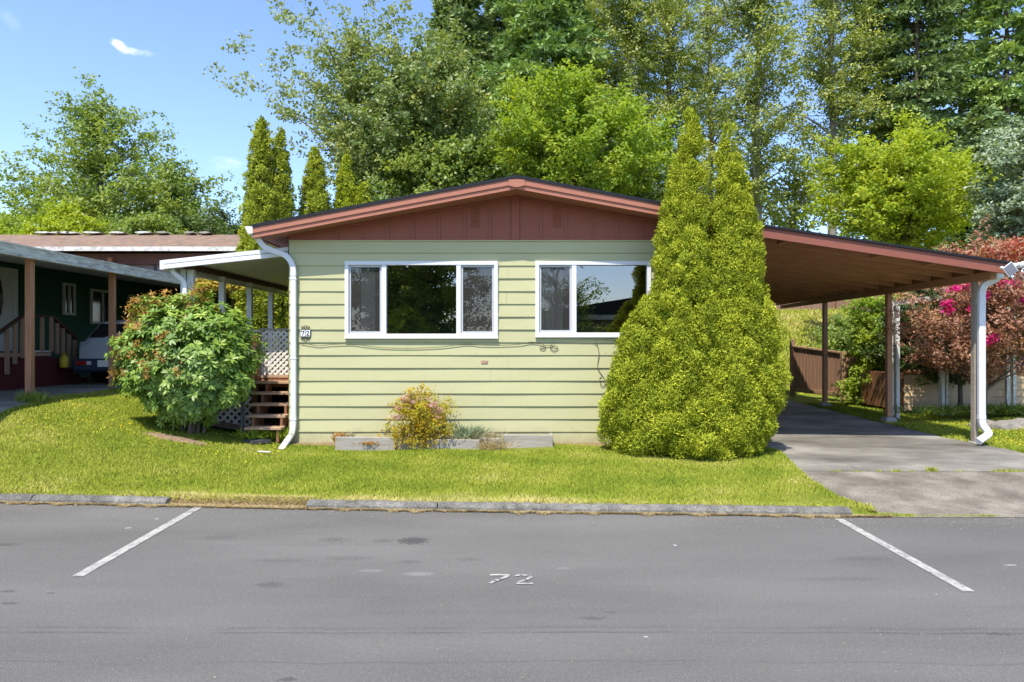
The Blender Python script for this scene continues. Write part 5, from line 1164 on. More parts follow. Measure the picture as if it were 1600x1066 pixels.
# --- the big arborvitae in front of the home
fY = 10.1
def L(px, Y, top, bot, r, p=1.4): return (X(px, Y), Y, Zp(bot, Y), Zp(top, Y), r, p)
lobes_shrub('arborvitae', 'tall bright yellow-green twin-topped arborvitae covering the right end of the home', 'tree', (X(1095, fY), fY, 0.2),
    [L(1079, 10.05, 172, 705, 0.36, 1.9), L(1138, 9.98, 200, 705, 0.40, 1.6), L(1062, 10.05, 262, 700, 0.36, 3.0), L(1070, 10.05, 222, 600, 0.30, 3.0), L(1160, 10.0, 285, 700, 0.33, 2.8), L(1150, 9.98, 246, 600, 0.30, 2.8), L(1116, 9.92, 400, 700, 0.38, 2.8),
     L(1046, 10.0, 375, 702, 0.36, 3.0), L(1012, 10.0, 468, 706, 0.42, 2.8), L(1166, 10.0, 425, 692, 0.38, 2.8), L(1080, 9.85, 360, 700, 0.48, 2.8), L(1124, 9.85, 430, 708, 0.50, 2.6), L(1142, 9.8, 510, 704, 0.45, 2.6), L(1052, 9.85, 520, 706, 0.45, 2.6),
     L(992, 10.1, 498, 702, 0.36, 2.8), L(965, 10.25, 600, 696, 0.20, 2.4), L(1190, 10.05, 490, 650, 0.28, 2.4), L(1150, 9.85, 590, 702, 0.32, 2.2), L(1105, 9.7, 580, 709, 0.42, 2.6), L(1022, 9.85, 590, 706, 0.36, 2.6)],
    'l_cedar', 11, lump=0.165, n_per_m2=60, leaf=0.048, per=330, ysq=0.72, asp=0.27)
# --- arborvitaes behind the deck
back = [(408, 18.0, 186, 0.47, 'tallest slim arborvitae left of the gable, behind the porch cover'), (439, 18.3, 204, 0.38, 'slim arborvitae joined to the right side of the tallest one'),
        (492, 19.0, 233, 0.54, 'broad round-topped arborvitae above the left roof slope'), (541, 19.4, 244, 0.48, 'bright arborvitae behind the roof, between the broad one and the shortest'),
        (568, 19.2, 282, 0.32, 'shortest arborvitae tip showing above the left roof slope')]
for i, (px, Y, top, r, lab) in enumerate(back):
    x = X(px, Y); g = float(gz(x, Y)); zt = Zp(top, Y)
    lobes_shrub('arborvitae', lab, 'tree', (x, Y, g), [(x, Y, g + 0.15, zt, r, 2.6), (x - r * 0.3, Y - 0.15, g + 0.15, g + (zt - g) * 0.72, r * 0.9, 2.6), (x + r * 0.35, Y - 0.1, g + 0.15, g + (zt - g) * 0.55, r * 0.9, 2.6)],
                'l_cedar' if i > 2 else 'l_cedar2', 30 + i, lump=0.16, n_per_m2=60, leaf=0.085, per=75, ysq=0.9, group='arborvitaes behind the pale green home')
# hedge seen below porch cover
x = X(330, 24); 
# --- background trees
GB = 'tall trees behind the pale green home'
broadleaf('cherry_tree', 'loose-branched cherry tree with long limbs reaching left over the slim arborvitae', 'tree', 565, 23, 8, 310, 108, 'l_cherry', 1, n_cl=135, per=200, leaf=0.125, cl=0.62, trunk=0.22, dense=0.42, spray=1.3, group=GB, flat=0.5, lean=-0.8)
broadleaf('cherry_tree', 'fuller cherry tree standing right behind the left roof slope', 'tree', 655, 22, 75, 345, 112, 'l_cherry', 2, n_cl=270, per=260, leaf=0.12, cl=0.58, trunk=0.2, dense=0.5, spray=0.5, group=GB)
broadleaf('broadleaf_tree', 'mid-green leafy tree low behind the middle of the left roof slope', 'tree', 690, 21, 215, 345, 95, 'l_green', 3, n_cl=110, per=170, leaf=0.13, cl=0.55, trunk=0.15, group=GB)
conifer('fir_tree', 'dark fir rising behind the cherry trees to the top of the photo', 718, 34, -70, 260, 105, 'l_fir', 4, n_br=230, per=150, leaf=0.34, group=GB)
conifer('fir_tree', 'fresh green fir behind the roof ridge', 850, 30, -140, 260, 120, 'l_fir2', 5, n_br=280, per=170, leaf=0.30, group=GB, p=0.6)
conifer('fir_tree', 'dark fir between the cherry trees and the fresh green fir', 785, 36, -30, 250, 80, 'l_fir', 6, n_br=200, per=130, leaf=0.34, group=GB)
broadleaf('maple_tree', 'bright lime-green maple behind the right roof slope', 'tree', 893, 21, 135, 330, 128, 'l_lime', 7, n_cl=270, per=240, leaf=0.115, cl=0.50, trunk=0.18, dense=0.45, spray=0.6, group=GB)
broadleaf('broadleaf_tree', 'mid-green leafy tree between the lime-green maple and the twin-topped arborvitae', 'tree', 1010, 23, 225, 350, 60, 'l_green', 8, n_cl=80, per=150, leaf=0.13, cl=0.5, trunk=0.13, group=GB)
cot = [(925, 37, -120, 260, 75, 90, 'leftmost cottonwood of the tall row, behind the lime-green maple'), (985, 35, -130, 290, 65, 85, 'cottonwood right of the leftmost one in the tall row'),
       (1045, 38, -140, 300, 65, 95, 'cottonwood behind the tip of the twin-topped arborvitae'), (1110, 41, -100, 320, 60, 75, 'distant cottonwood just right of the arborvitae tips'),
       (1183, 31, -160, 345, 80, 95, 'cottonwood with bare pale trunk beside the sky gap'), (1300, 35, -140, 300, 75, 110, 'cottonwood right of the sky gap')]
for i, (px, Y, top, bot, hw, ncl, lab) in enumerate(cot):
    broadleaf('cottonwood_tree', lab, 'tree', px, Y, top, bot, hw, 'l_cotton', 40 + i, n_cl=int(ncl * (1.9 if i < 2 else 1.3)), per=230, leaf=0.145, cl=0.82, trunk=0.27, dense=0.6, bark='barkpale', group='cottonwoods', shape='column', spray=0.35, tk=1.3, flat=0.7, trunk_top=0.97)
broadleaf('cottonwood_tree', 'small thin cottonwood low in the sky gap above the carport roof', 'tree', 1240, 33, 215, 375, 62, 'l_cotton', 60, n_cl=55, per=95, leaf=0.19, cl=0.7, trunk=0.10, dense=0.6, bark='barkpale', group='cottonwoods', spray=0.4)
firs = [(1375, 37, -150, 300, 75, 'l_fir', 'dark fir left of the bare-trunked fir at upper right'), (1432, 35, -170, 290, 80, 'l_fir', 'fir with bare upper trunk above the yellow-green maple'),
        (1500, 38, -160, 330, 85, 'l_fir2', 'fir second from the right edge of the photo'), (1572, 33, -120, 390, 80, 'l_fir2', 'fir at the right edge of the photo'),
        (1655, 34, -120, 390, 90, 'l_fir', 'fir standing just beyond the right edge of the photo'), (1535, 27, 170, 400, 60, 'l_fir', 'low dark fir between the yellow-green maple and the silvery tree')]
for i, (px, Y, top, bot, hw, mt, lab) in enumerate(firs):
    conifer('fir_tree', lab, px, Y, top, bot, hw, mt, 70 + i, n_br=210 if top < 0 else 150, per=150, leaf=0.30, group='firs at the right', gap=0.06, p=0.55)
broadleaf('maple_tree', 'bright yellow-green maple above the carport roof', 'tree', 1405, 23, 215, 400, 112, 'l_yellow', 9, n_cl=240, per=230, leaf=0.115, cl=0.50, trunk=0.18, dense=0.5, group=GB, lean=0.5, spray=0.7)
broadleaf('silver_tree', 'silvery grey-green tree at the right edge above the red maple', 'tree', 1592, 20, 190, 400, 62, 'l_silver', 10, n_cl=120, per=170, leaf=0.11, cl=0.42, trunk=0.12, group=GB)
# left background
broadleaf('alder_tree', 'large open-crowned tree beyond the brown roof at the left', 'tree', 150, 38, 148, 385, 165, 'l_green', 12, n_cl=260, per=150, leaf=0.19, cl=0.85, trunk=0.26, dense=0.5, spray=0.5, bark='barkpale', tk=1.4, shape='cone')
broadleaf('alder_tree', 'thin spreading tree right of the large open-crowned one', 'tree', 275, 37, 255, 385, 62, 'l_green', 13, n_cl=85, per=130, leaf=0.18, cl=0.7, trunk=0.13, dense=0.6, spray=0.6, bark='barkpale')
bushes = [(20, 30, 345, 60, 'l_lime', 'yellow-green bush at the left edge behind the brown roof'), (105, 29, 326, 50, 'l_yellow', 'brightest yellow-green bush behind the brown roof, under the big open tree'),
          (175, 31, 345, 50, 'l_green', 'green bush behind the middle of the brown roof'), (235, 30, 338, 50, 'l_green', 'green bush behind the brown roof below the thin spreading tree'), (300, 32, 342, 45, 'l_dark', 'dark green bush behind the right part of the brown roof'), (355, 36, 330, 40, 'l_dark', 'dark bush beside the tallest slim arborvitae')]
for i, (px, Y, top, hw, mt, lab) in enumerate(bushes):
    broadleaf('bush', lab, 'bush', px, Y, top, 420, hw, mt, 90 + i, n_cl=110, per=130, leaf=0.14, cl=0.55, trunk=0.08, dense=0.5, group='bushes behind the brown roof')
# behind porch area
broadleaf('ivy_mound', 'golden mossy growth spilling over the roof edge behind the porch posts', 'plant', 338, 16.6, 434, 455, 34, 'l_moss', 120, n_cl=40, per=90, leaf=0.07, cl=0.16, trunk=0.02, base_z=3.3, flat=0.5)
# right shrubs
broadleaf('shrub', 'green leafy shrub growing through the white arbor behind the carport', 'bush', 1378, 17.2, 466, 625, 44, 'l_lime', 14, n_cl=150, per=110, leaf=0.085, cl=0.28, trunk=0.05, dense=0.5, shape='full')
broadleaf('shrub', 'dark green shrub between the arbor and the red maple', 'bush', 1425, 16.2, 470, 600, 45, 'l_dark', 15, n_cl=90, per=100, leaf=0.08, cl=0.28, trunk=0.05)
broadleaf('shrub', 'green shrub on the bank behind the board fence', 'bush', 1330, 21.5, 490, 580, 45, 'l_green', 115, n_cl=70, per=100, leaf=0.1, cl=0.35, trunk=0.05)
r_ = broadleaf('japanese_maple', 'red Japanese maple at the right behind the near carport post', 'tree', 1535, 13.6, 385, 585, 112, 'l_maple', 16, n_cl=200, per=150, leaf=0.07, cl=0.32, trunk=0.09, dense=0.55, flat=0.16, asp=0.45, ry=1.1, shape='round', trunk_top=0.7, spray=0.5)
rng = np.random.default_rng(77); Yt = 13.3
n = 1800; cc = np.stack([X(rng.normal(1575, 22, n), Yt), rng.normal(Yt, 0.4, n), Zp(rng.normal(392, 8, n), Yt)], 1)
Vv = leaves(cc, 0.075, 0.45, rng, np.tile([[0, 0, 1.0]], (n, 1)), 0.8); np_mesh('young_leaves', Vv, 4, M['l_maplered'], r_, v=rng.random(n))
r_ = broadleaf('rhododendron', 'dark leaved rhododendron with hot pink flowers behind the red maple', 'bush', 1500, 14.9, 425, 590, 95, 'l_dark', 17, n_cl=130, per=90, leaf=0.10, cl=0.3, trunk=0.06, asp=0.35)
rng = np.random.default_rng(5)
for px, py, s in ((1492, 449, 0.17), (1510, 446, 0.13), (1480, 476, 0.14), (1483, 485, 0.10), (1518, 484, 0.08), (1563, 443, 0.10), (1585, 444, 0.12), (1543, 533, 0.10), (1556, 528, 0.12), (1598, 470, 0.10), (1540, 460, .08)):
    c_ = np.array([X(px, 12.75), 12.75, Zp(py, 12.75)]); P_ = c_ + rng.normal(size=(60, 3)) * s * 0.32; np_mesh('flower_cluster', leaves(P_, 0.06, 0.9, rng), 4, M['l_pink'], r_, v=rng.random(len(P_)))

# --- rhododendron left of the steps
def rhodo():
    rng = np.random.default_rng(21); Y = 10.45; x0 = X(290, Y); g = float(gz(x0, Y))
    root = empty('rhododendron', (x0, Y, g), 'round rhododendron with spent orange blooms on the lawn left of the steps', 'bush')
    zc = Zp(560, Y); Rx, Ry, Rz = 1.05, 0.85, 1.02; n = 2900
    d = unit(rng.normal(size=(n, 3))); r = rng.uniform(0.12, 1.0, n) ** 0.42 * rng.uniform(0.93, 1.05, n)
    ph = np.arctan2(d[:, 0], d[:, 2]); bump = 1 + 0.07 * np.sin(5 * ph + 2 * d[:, 1] * 4) + 0.05 * np.sin(9 * ph + 1)
    C = np.stack([x0 + d[:, 0] * r * Rx * bump, Y + d[:, 1] * r * Ry, zc + d[:, 2] * r * Rz * bump], 1)
    low = C[:, 2] < g + 0.10; C = C[~low]; d = d[~low]
    # narrow the base
    hgt = (C[:, 2] - g) / (2 * Rz); k = 0.66 + 0.34 * sstep(0.0, 0.38, hgt); C[:, 0] = x0 + 0.06 + (C[:, 0] - x0) * k
    # lift of top right shoulder
    ax = unit(d * 0.8 + np.array([[0, -0.15, 0.65]])); m = len(C); K = 11
    idx = np.repeat(np.arange(m), K); a = np.tile(np.arange(K) * 2.399, m) + np.repeat(rng.uniform(0, 6, m), K)
    u = unit(np.cross(ax, np.array([[0.3, 0.9, 0.1]]))); w = np.cross(ax, u); el = rng.uniform(-0.35, 0.75, len(idx))
    D = unit(u[idx] * np.cos(a)[:, None] + w[idx] * np.sin(a)[:, None] + ax[idx] * el[:, None])
    Nn = unit(ax[idx] - D * np.sum(ax[idx] * D, 1, keepdims=True)); B = np.cross(Nn, D)
    s = rng.uniform(0.065, 0.115, len(idx))[:, None]; base = C[idx] + D * 0.012; Lg = D * s; Wd = B * s * 0.15
    V = np.stack([base, base + Lg * 0.35 - Wd, base + Lg * 0.72 - Wd * 0.9 - Nn * s * 0.06, base + Lg - Nn * s * 0.16, base + Lg * 0.72 + Wd * 0.9 - Nn * s * 0.06, base + Lg * 0.35 + Wd], 1).reshape(-1, 3)
    top_light = sstep(0.2, 1.0, (C[:, 2] - g) / (2.1)); vv = np.clip(rng.uniform(0, 0.6, m) + 0.35 * top_light * rng.random(m), 0, 1)[idx] * 0.8 + rng.uniform(0, 0.2, len(idx))  # leaf tone raised towards the top, sunlit look put into the colour
    np_mesh('foliage', V, 6, M['l_rhodo'], root, v=vv)
    # blooms
    sel = (rng.random(m) < 0.17) & (C[:, 0] < x0 + 0.25) & (C[:, 2] > g + 0.85) & (np.linalg.norm((C - [x0, Y, zc]) / [Rx, Ry, Rz], axis=1) > 0.75)
    B0 = C[sel] + ax[sel] * 0.07; q = 45; P2 = np.repeat(B0, q, 0) + rng.normal(size=(len(B0) * q, 3)) * 0.035
    np_mesh('bloom', leaves(P2, 0.045, 0.4, rng), 4, M['l_spent'], root, v=rng.random(len(P2)))
    mb = MB()
    for k in range(11):
        a = rng.uniform(0, 6.28); r0 = rng.uniform(0.04, 0.22); e = np.array([x0 + cos(a) * rng.uniform(0.2, 0.85) * Rx, Y + sin(a) * 0.6 * Ry, zc + rng.uniform(-0.4, 0.6)])
        p0 = Vector((x0 + 0.06 + r0 * cos(a), Y + r0 * sin(a), g - 0.05)); p3 = Vector(e); p1 = p0 + Vector((cos(a) * 0.08, sin(a) * 0.05, 0.4)); p2 = p0.lerp(p3, 0.6) + Vector((0, 0, 0.12))
        mb.tube(smooth_pts([p0, p1, p2, p3], 4), [0.03 - 0.0017 * i for i in range(13)], 6)
    mb.build('stem', M['bark'], root)
rhodo()
# bare soil ring under the rhododendron
m = MB(); xs_, Ys_ = X(272, 9.95), 9.95; rng = np.random.default_rng(4); rr_ = rng.uniform(0.75, 1.1, 28)
for q in range(1, 8):
    for k in range(28):
        a = 2 * pi * k / 28; x, y = xs_ + 0.50 * rr_[k] * q / 7 * cos(a), Ys_ + 0.17 * rr_[k] * q / 7 * sin(a); m.v.append((x, y, float(gz(x, y)) + 0.022 - 0.02 * (q / 7) ** 3))
m.v.append((xs_, Ys_, float(gz(xs_, Ys_)) + 0.022)); m.f = [(196, k, (k + 1) % 28) for k in range(28)]
m.f += [(q * 28 + k, (q + 1) * 28 + k, (q + 1) * 28 + (k + 1) % 28, q * 28 + (k + 1) % 28) for q in range(6) for k in range(28)]
tag(m.build('bare_soil_patch', M['soil'], None), 'brown bare patch in the lawn under the rhododendron', None, None, 'structure')

# --- planter plants
r_ = broadleaf('spirea_shrub', 'golden shrub with pale pink flower heads in the planter bed', 'bush', 657, 10.38, 606, 700, 48, 'l_spirea', 18, n_cl=170, per=60, leaf=0.036, cl=0.12, trunk=0.02, dense=0.5, base_z=0.26, ry=0.30, asp=0.5, shape='round')
rng = np.random.default_rng(12); P_ = []
for k in range(46):
    a = rng.uniform(0.15, pi - 0.15); px = 652 - 46 * cos(a) * rng.uniform(0.6, 1.0); py = 660 - 48 * sin(a) * rng.uniform(0.45, 1.0)
    if px > 700: continue
    y = 10.10 + 0.25 * rng.random(); P_.append(np.array([X(px, y), y, Zp(py, y)]) + rng.normal(size=(45, 3)) * np.array([[0.025, 0.02, 0.012]]))
P_ = np.concatenate(P_); np_mesh('flower_head', leaves(P_, 0.017, 0.9, rng), 4, M['l_pinkpale'], r_, v=rng.random(len(P_)))
def tuft(name, label, cat, px, Y, z, n, h, spread, mat, seed, w=0.05, lean=0.5):
    rng = np.random.default_rng(seed); x0 = X(px, Y); C = np.stack([rng.normal(x0, spread * 0.35, n), rng.normal(Y, min(spread * 0.3, 0.09), n), np.full(n, z)], 1)
    D = unit(np.stack([rng.normal(0, lean, n), rng.normal(0, lean, n), np.full(n, 1.0)], 1)); H = h * rng.uniform(0.4, 1.1, n)[:, None]
    B = unit(np.cross(D, rng.normal(size=(n, 3)))) * 0.5 * w * h; M1 = C + D * H * 0.55; T = C + D * H + np.stack([D[:, 0], D[:, 1], -0.4 * np.abs(D[:, 0])], 1) * H * 0.25
    V = np.stack([C - B * 0.6, M1 - B, T, M1 + B], 1).reshape(-1, 3)
    root = empty(name, (x0, Y, z), label, cat); np_mesh('stems', V, 4, M[mat], root, v=rng.random(n)); return root
tuft('grass_clump', 'pale dry grass clump in the planter right of the golden shrub', 'plant', 752, 10.5, 0.27, 1500, 0.27, 0.36, 'l_sage', 1, 0.03, 0.7)
tuft('grass_clump', 'straw drooping over the front board of the planter', 'plant', 768, 10.30, 0.22, 700, 0.22, 0.26, 'l_straw', 2, 0.03, 0.8)
tuft('grey_leaved_plant', 'small grey-green leaved plant above the dry grass clump', 'plant', 735, 10.52, 0.3, 400, 0.28, 0.25, 'l_silver', 21, 0.12, 0.5)
tuft('dead_plant', 'small brown dead plant at the left end of the planter', 'plant', 529, 10.45, 0.28, 120, 0.20, 0.07, 'l_spent', 3, 0.10, 0.35)
tuft('dead_plant', 'thin brown stalk right of the planter corner', 'plant', 547, 10.5, 0.28, 40, 0.20, 0.04, 'l_sage', 4, 0.10, 0.3)
tuft('sedum_plant', 'low reddish plant on the planter soil left of the golden shrub', 'plant', 577, 10.40, 0.29, 900, 0.07, 0.20, 'l_spent', 5, 0.2, 0.9)
tuft('weed', 'yellow-green weed clump at the foot of the wooden steps', 'plant', 397, 10.7, 0.32, 700, 0.22, 0.28, 'l_lime', 6, 0.10, 0.6)
tuft('weed', 'yellow-green weed clump between the steps and the downspout', 'plant', 444, 10.75, 0.28, 500, 0.22, 0.16, 'l_lime', 7, 0.12, 0.5)
tuft('weed', 'tall weed at the foot of the left cedar post', 'plant', 50, 10.5, 0.9, 260, 0.22, 0.25, 'l_green', 8, 0.06, 0.4)
tuft('weed', 'dark weedy growth on the right lawn below the porch skirting', 'plant', 1560, 13.9, 0.36, 2500, 0.25, 2.2, 'l_green', 9, 0.10, 0.7)
for i, (px, y, s) in enumerate(((1540, 12.9, 0.3), (1572, 12.7, 0.34), (1600, 12.8, 0.3))):
    rng = np.random.default_rng(50 + i); x = X(px, y); z = float(gz(x, y)); m = MB()
    bpts = unit(rng.normal(size=(40, 3))) * np.array([[s, s * 0.7, s * 0.42]]) * rng.uniform(0.85, 1.1, (40, 1)) + np.array([[x, y, z + 0.02]])
    import bmesh
    bm = bmesh.new(); [bm.verts.new(p - np.array([x, y, z])) for p in bpts]; bmesh.ops.convex_hull(bm, input=bm.verts)
    me = bpy.data.meshes.new('rock'); bm.to_mesh(me); bm.free(); o = link_mesh('rock', me, M['rock'], None, (x, y, z))
    tag(o, ['flat grey rock left of two others below the red maple', 'middle grey rock below the red maple', 'grey rock at the right edge below the red maple'][i], 'rock', 'rocks below the red maple')

# --- grass blades on the lawns
def grass(name, label, n, xr, yr, mask, h, seed, mats, w=0.006, dens=None, vf=None, lean=0.45):
    rng = np.random.default_rng(seed); x = rng.uniform(*xr, n); y = rng.uniform(*yr, n)
    k = mask(x, y); x, y = x[k], y[k]
    if dens is not None: k = rng.random(len(x)) < dens(x, y); x, y = x[k], y[k]
    n = len(x); z = gz(x, y) + 0.010 * np.sin(x * 3.1 + y * 1.7) + 0.008 * np.sin(x * 1.3 - y * 4.1) - 0.004
    H = h * rng.uniform(0.5, 1.25, n); a = rng.uniform(0, 2 * pi, n); lx = rng.normal(0, lean, n) * H; ly = rng.normal(0, lean, n) * H; W_ = w * rng.uniform(0.6, 1.3, n)
    C = np.stack([x, y, z], 1); B = np.stack([np.cos(a) * W_, np.sin(a) * W_, 0 * a], 1); T = C + np.stack([lx, ly, H], 1)
    V = np.stack([C - B, C + B, T], 1).reshape(-1, 3)
    v = rng.random(n) if vf is None else np.clip(vf(x, y) + rng.normal(0, 0.14, n), 0, 1)
    o = np_mesh(name, V, 3, M[mats], None, v=v); return tag(o, label, 'grass', None, 'stuff')
M['l_lawn'] = leafmat('lawn_blades', [(0.08, 0.125, 0.014), (0.155, 0.205, 0.022), (0.25, 0.27, 0.036), (0.44, 0.38, 0.17)], 0.3, 0.6, 0.02, gain=1.55, up=0.7)
def patch(x, y):
    f = 0.42 + 0.16 * np.sin(x * 1.3 + 2 * np.sin(y * 1.9)) * np.sin(y * 2.7 + 1.5 * np.sin(x * 0.8)) + 0.10 * np.sin(x * 4.1 + y * 3.3) * np.sin(y * 5.2 - x * 2.2) + 0.07 * np.sin(x * 9 + 3 * np.sin(y * 7)) * np.sin(y * 11 + x)
    f = f + 0.25 * np.exp(-((y - kerb_y(x) - 0.2) / 0.18) ** 2) + 0.3 * np.exp(-((x + 1.6) / 1.6) ** 2 - ((y - kerb_y(x) - 0.3) / 0.35) ** 2)
    return f
def lawn_ok(x, y):
    house = (x > WX0 - 0.02) & (x < WX1) & (y > 10.62)
    under = (x > -5.4) & (x < -3.5) & (y > 11.0)
    bed = (x > X(520, 10.3)) & (x < X(866, 10.4)) & (y > 10.2)
    soil = ((x - X(272, 9.95)) / 0.44) ** 2 + ((y - 9.95) / 0.14) ** 2 < 1 + 0.5 * np.sin(x * 31) * np.sin(y * 47)
    k = (y > kerb_y(x) + 0.15 + 0.04 * np.sin(x * 13)) & ~house & ~under & ~bed & ~in_drive(x, y) & ~in_ndrive(x, y) & ~soil
    return k & (np.abs(x) < 0.80 * y + 0.6)
grass('grass', 'short sunlit lawn grass in front of the homes', 620000, (-9, 4.3), (7.3, 13.5), lawn_ok, 0.036, 1, 'l_lawn', 0.0055, vf=patch)
grass('grass', 'lawn grass right of the driveway', 130000, (7.3, 14), (9.2, 18), lambda x, y: ~in_drive(x, y) & (np.abs(x) < 0.80 * y + 0.6) & (x < 9 + 0.5 * (y - 9)), 0.05, 2, 'l_lawn', 0.008, vf=lambda x, y: patch(x, y) - 0.05)
grass('grass', 'rough grass on the bank behind the board fence', 45000, (6.5, 15), (20.8, 30.3), lambda x, y: x > 0, 0.16, 3, 'l_lawn', 0.03, vf=lambda x, y: patch(x, y) + 0.18)
# ragged dry grass and straw along the kerb foot and the gap
def straw(n, fa, seed, name, label, hh=0.02):
    rng = np.random.default_rng(seed); x = rng.uniform(-6.6, 4.0, n); ky = kerb_y(x)
    gap = (x > kx(258)) & (x < kx(478)); amp = 0.15 + 0.95 * (0.5 + 0.5 * np.sin(x * 2.7 + 2 * np.sin(x * 7.1))) * (0.6 + 0.4 * np.sin(x * 23))
    yo = np.where(gap, rng.uniform(-0.02, 0.26, n), -np.abs(rng.normal(0, 0.045, n)) * amp + 0.004)
    y = ky + yo; z = np.where(gap, np.where(yo < 0.03, 0.006, gz(x, np.maximum(y, ky + 0.03)) + 0.006), 0.006); a = rng.uniform(0, 2 * pi, n); L_ = rng.uniform(0.012, 0.05, n); w = rng.uniform(0.002, 0.004, n)
    C = np.stack([x, y, z + rng.uniform(0, 0.008, n)], 1); D = np.stack([np.cos(a) * L_, np.sin(a) * L_, rng.uniform(-0.002, hh, n)], 1); B = np.stack([-np.sin(a) * w, np.cos(a) * w, 0 * w], 1)
    o = np_mesh(name, np.stack([C - B, C + B, C + D], 1).reshape(-1, 3), 3, M['l_straw'], None, v=rng.random(n)); return tag(o, label, 'straw', None, 'stuff')
def gap_straw():
    rng = np.random.default_rng(66); n = 16000; x = rng.uniform(kx(256), kx(480), n); y = kerb_y(x) + rng.uniform(-0.03, 0.30, n) ; yy2 = y - kerb_y(x)
    z = np.maximum(gz(x, np.maximum(y, kerb_y(x) + 0.03)), 0.003) + rng.uniform(0.002, 0.016, n); a = rng.uniform(0, 2 * pi, n); L_ = rng.uniform(0.015, 0.06, n); w = rng.uniform(0.002, 0.0045, n)
    C = np.stack([x, y, z], 1); D = np.stack([np.cos(a) * L_, np.sin(a) * L_, rng.uniform(-0.003, 0.02, n)], 1); B = np.stack([-np.sin(a) * w, np.cos(a) * w, 0 * w], 1)
    o = np_mesh('dry_straw', np.stack([C - B, C + B, C + D], 1).reshape(-1, 3), 3, M['l_straw'], None, v=rng.random(n)); tag(o, 'dry straw filling the gap between two kerbs', 'straw', None, 'stuff')
gap_straw()
straw(36000, None, 6, 'dry_straw', 'dry straw lying along the foot of the kerb')
grass('overhanging_grass', 'ragged grass fringe hanging over the back of the kerb', 60000, (-6.6, 4.1), (7.2, 8.4), lambda x, y: (y > kerb_y(x) + 0.13) & (y < kerb_y(x) + 0.24) & ~in_drive(x, y), 0.055, 8, 'l_lawn', 0.006, vf=lambda x, y: patch(x, y) + 0.12 * np.sin(x * 3.3), lean=0.6)
def grit():
    rng = np.random.default_rng(91); n = 5200; x = rng.uniform(-6, 5.5, n); u = rng.random(n); y = np.where(u < 0.6, kerb_y(x) - np.abs(rng.normal(0, 0.25, n)) - 0.02, rng.uniform(2.2, 7.2, n)); s = rng.uniform(0.002, 0.006, n) * np.where(rng.random(n) < 0.06, 2.0, 1)
    C = np.stack([x, y, np.full(n, 0.004)], 1); a = rng.uniform(0, 6.28, n); V = []
    for k in range(3): V.append(C + np.stack([np.cos(a + k * 2.1) * s, np.sin(a + k * 2.1) * s, 0 * s], 1))
    top = C + np.stack([0 * s, 0 * s, s * 0.9], 1); F_ = np.concatenate([np.stack([V[0], V[1], top], 1), np.stack([V[1], V[2], top], 1), np.stack([V[2], V[0], top], 1)]).reshape(-1, 3)
    tag(np_mesh('grit', F_, 3, M['grit'], None), 'scattered grit and crumbs on the asphalt', 'grit', None, 'stuff')
M['grit'] = simple('mixed_grit', (0.28, 0.24, 0.18), 0.9, 0.6, 3)
grit()
def weeds(pts, label, seed, name='joint_weeds'):
    rng = np.random.default_rng(seed); Vs, vs = [], []
    for (px, py, n, s, h) in pts:
        Y = 8.95 if py > 700 and py < 745 else 7.2; Y = Y; x0 = X(px, Y); z0 = float(dz(x0, Y)); x = rng.normal(x0, s, n); y = rng.normal(Y, 0.015, n)
        C = np.stack([x, y, np.full(n, z0)], 1); D = np.stack([rng.normal(0, 0.5, n), rng.normal(0, 0.4, n), np.ones(n)], 1) * (h * rng.uniform(0.4, 1.1, n))[:, None]; B = np.stack([np.full(n, 0.003), rng.uniform(-0.003, .003, n), 0 * x], 1)
        Vs.append(np.stack([C - B, C + B, C + D], 1).reshape(-1, 3)); vs.append(rng.random(n) * 0.9)
    tag(np_mesh(name, np.concatenate(Vs), 3, M['l_lawn'], None, v=np.concatenate(vs)), label, 'weeds', None, 'stuff')
weeds([(1374, 734, 60, 0.02, 0.025), (1400, 734, 140, 0.04, 0.03), (1425, 734, 40, 0.02, 0.02), (1456, 734, 260, 0.03, 0.07), (1306, 734, 60, .04, .02), (1340, 734, 80, 0.05, 0.02), (1500, 734, 60, .06, .02), (1560, 730, 120, 0.06, 0.03), (1574, 730, 200, 0.06, 0.04), (1592, 730, 120, .05, .03)], 'small weeds growing in the driveway joint', 3)
weeds([(1375, 805, 700, 0.09, 0.04), (1415, 806, 260, 0.05, 0.03), (1500, 807, 160, 0.12, 0.015), (1540, 807, 160, 0.08, 0.02), (1450, 807, 120, .1, .015)], 'small weeds where the driveway apron meets the street', 4)
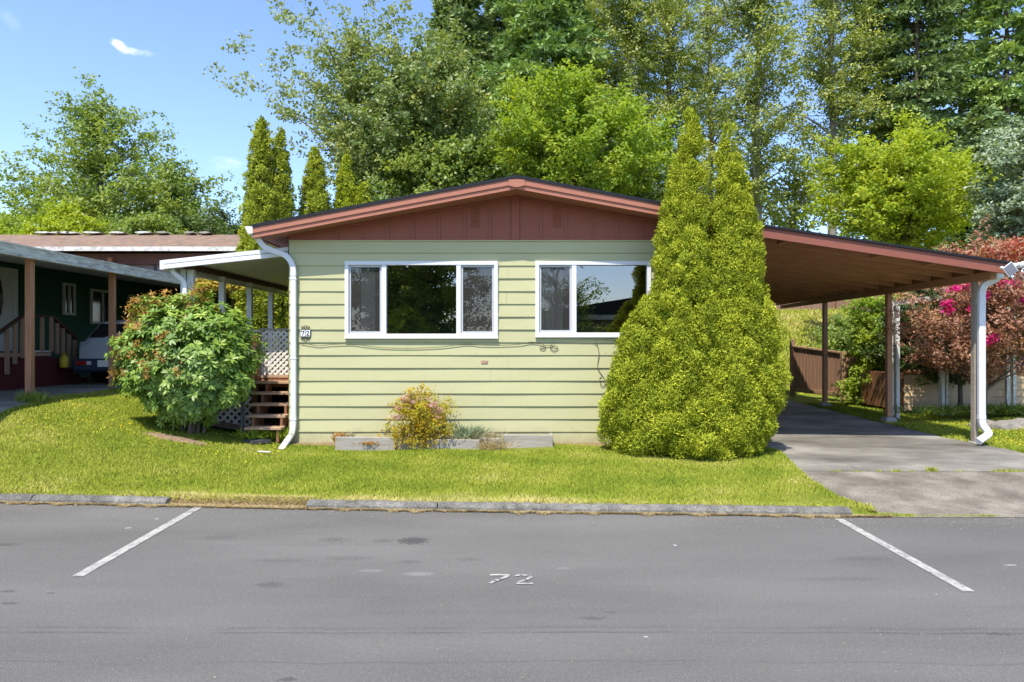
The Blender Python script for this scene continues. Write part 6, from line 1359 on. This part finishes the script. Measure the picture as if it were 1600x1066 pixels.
# flower heads dotted through the lawn
def dots(name, label, n, region, seed, r=0.012):
    rng = np.random.default_rng(seed); x = rng.uniform(region[0], region[1], n); y = rng.uniform(region[2], region[3], n); k = lawn_ok(x, y) | (x > 7.5) & ~in_drive(x, y); x, y = x[k], y[k]
    dd = np.sin(x * 2.1 + 1) * np.sin(y * 3.3) + rng.random(len(x)) * 1.4 > 0.6; x, y = x[dd], y[dd]
    C = np.stack([x, y, gz(x, y) + 0.042], 1); V = leaves(C, r * 2, 0.9, rng, np.tile([[0, -0.5, 1.0]], (len(C), 1)), 3.0)
    tag(np_mesh(name, V, 4, M['l_dandelion'], None, v=rng.random(len(C))), label, 'flowers', None, 'stuff')
dots('yellow_flowers', 'tiny yellow flower heads in the left lawn', 500, (-8, -3.4, 9.3, 10.8), 1, 0.009)
dots('yellow_flowers', 'yellow flower heads in the lawn right of the driveway', 750, (7.5, 9.6, 9.6, 13.5), 2, 0.010)

# ------------------------------------------------------------------ across the street (seen mirrored in the windows)
oh = empty('mobile_home', (7, -15, 0.1), 'low grey home across the street, mirrored in the right window', 'house')
box('wall', (1.0, 14, -19, -14, 0.1, 3.0), M['greywall'], oh)
m = MB(); m.prism([(0.6, 3.0), (14.4, 3.0), (14.4, 3.2), (7.5, 4.3), (0.6, 3.2)], 'y', -19.3, -13.6); m.build('roof', M['shingle'], oh)
box('fascia_board', (0.6, 14.4, -13.59, -13.56, 2.95, 3.2), M['oldwhite'], oh)
def mirrored(name, label, cat, x, y, h, r, mat, seed, **k):
    root = broadleaf(name, label, cat, 800 + x * FPX / 20, 20, 533 - (h - CAM_H) * FPX / 20, 533 - (0.8 - CAM_H) * FPX / 20, r * FPX / 20, mat, seed, base_z=0.1, **k); root.location.y = y; return root
mirrored('broadleaf_tree', 'dark leafy tree across the street, mirrored in the left window', 'tree', -4.6, -13, 9, 3.2, 'l_green', 201, n_cl=380, per=130, leaf=0.17, cl=0.7)
mirrored('broadleaf_tree', 'dark leafy tree across the street, farther left than the mirrored one', 'tree', -11, -14, 8, 3.0, 'l_dark', 202, n_cl=120, per=90, leaf=0.2, cl=0.8)
mirrored('bush', 'bright bush across the street, mirrored low in the left window', 'bush', -4.7, -9.5, 3.5, 1.0, 'l_yellow', 203, n_cl=90, per=90, leaf=0.1, cl=0.35)
mirrored('broadleaf_tree', 'slender leafy tree across the street, mirrored in the right window', 'tree', 2.2, -11.5, 6.3, 1.7, 'l_green', 204, n_cl=80, per=90, leaf=0.12, cl=0.5)
mirrored('bush', 'green bush across the street, mirrored low in the right window', 'bush', 4.2, -10.5, 2.6, 1.6, 'l_green', 205, n_cl=80, per=90, leaf=0.11, cl=0.4)
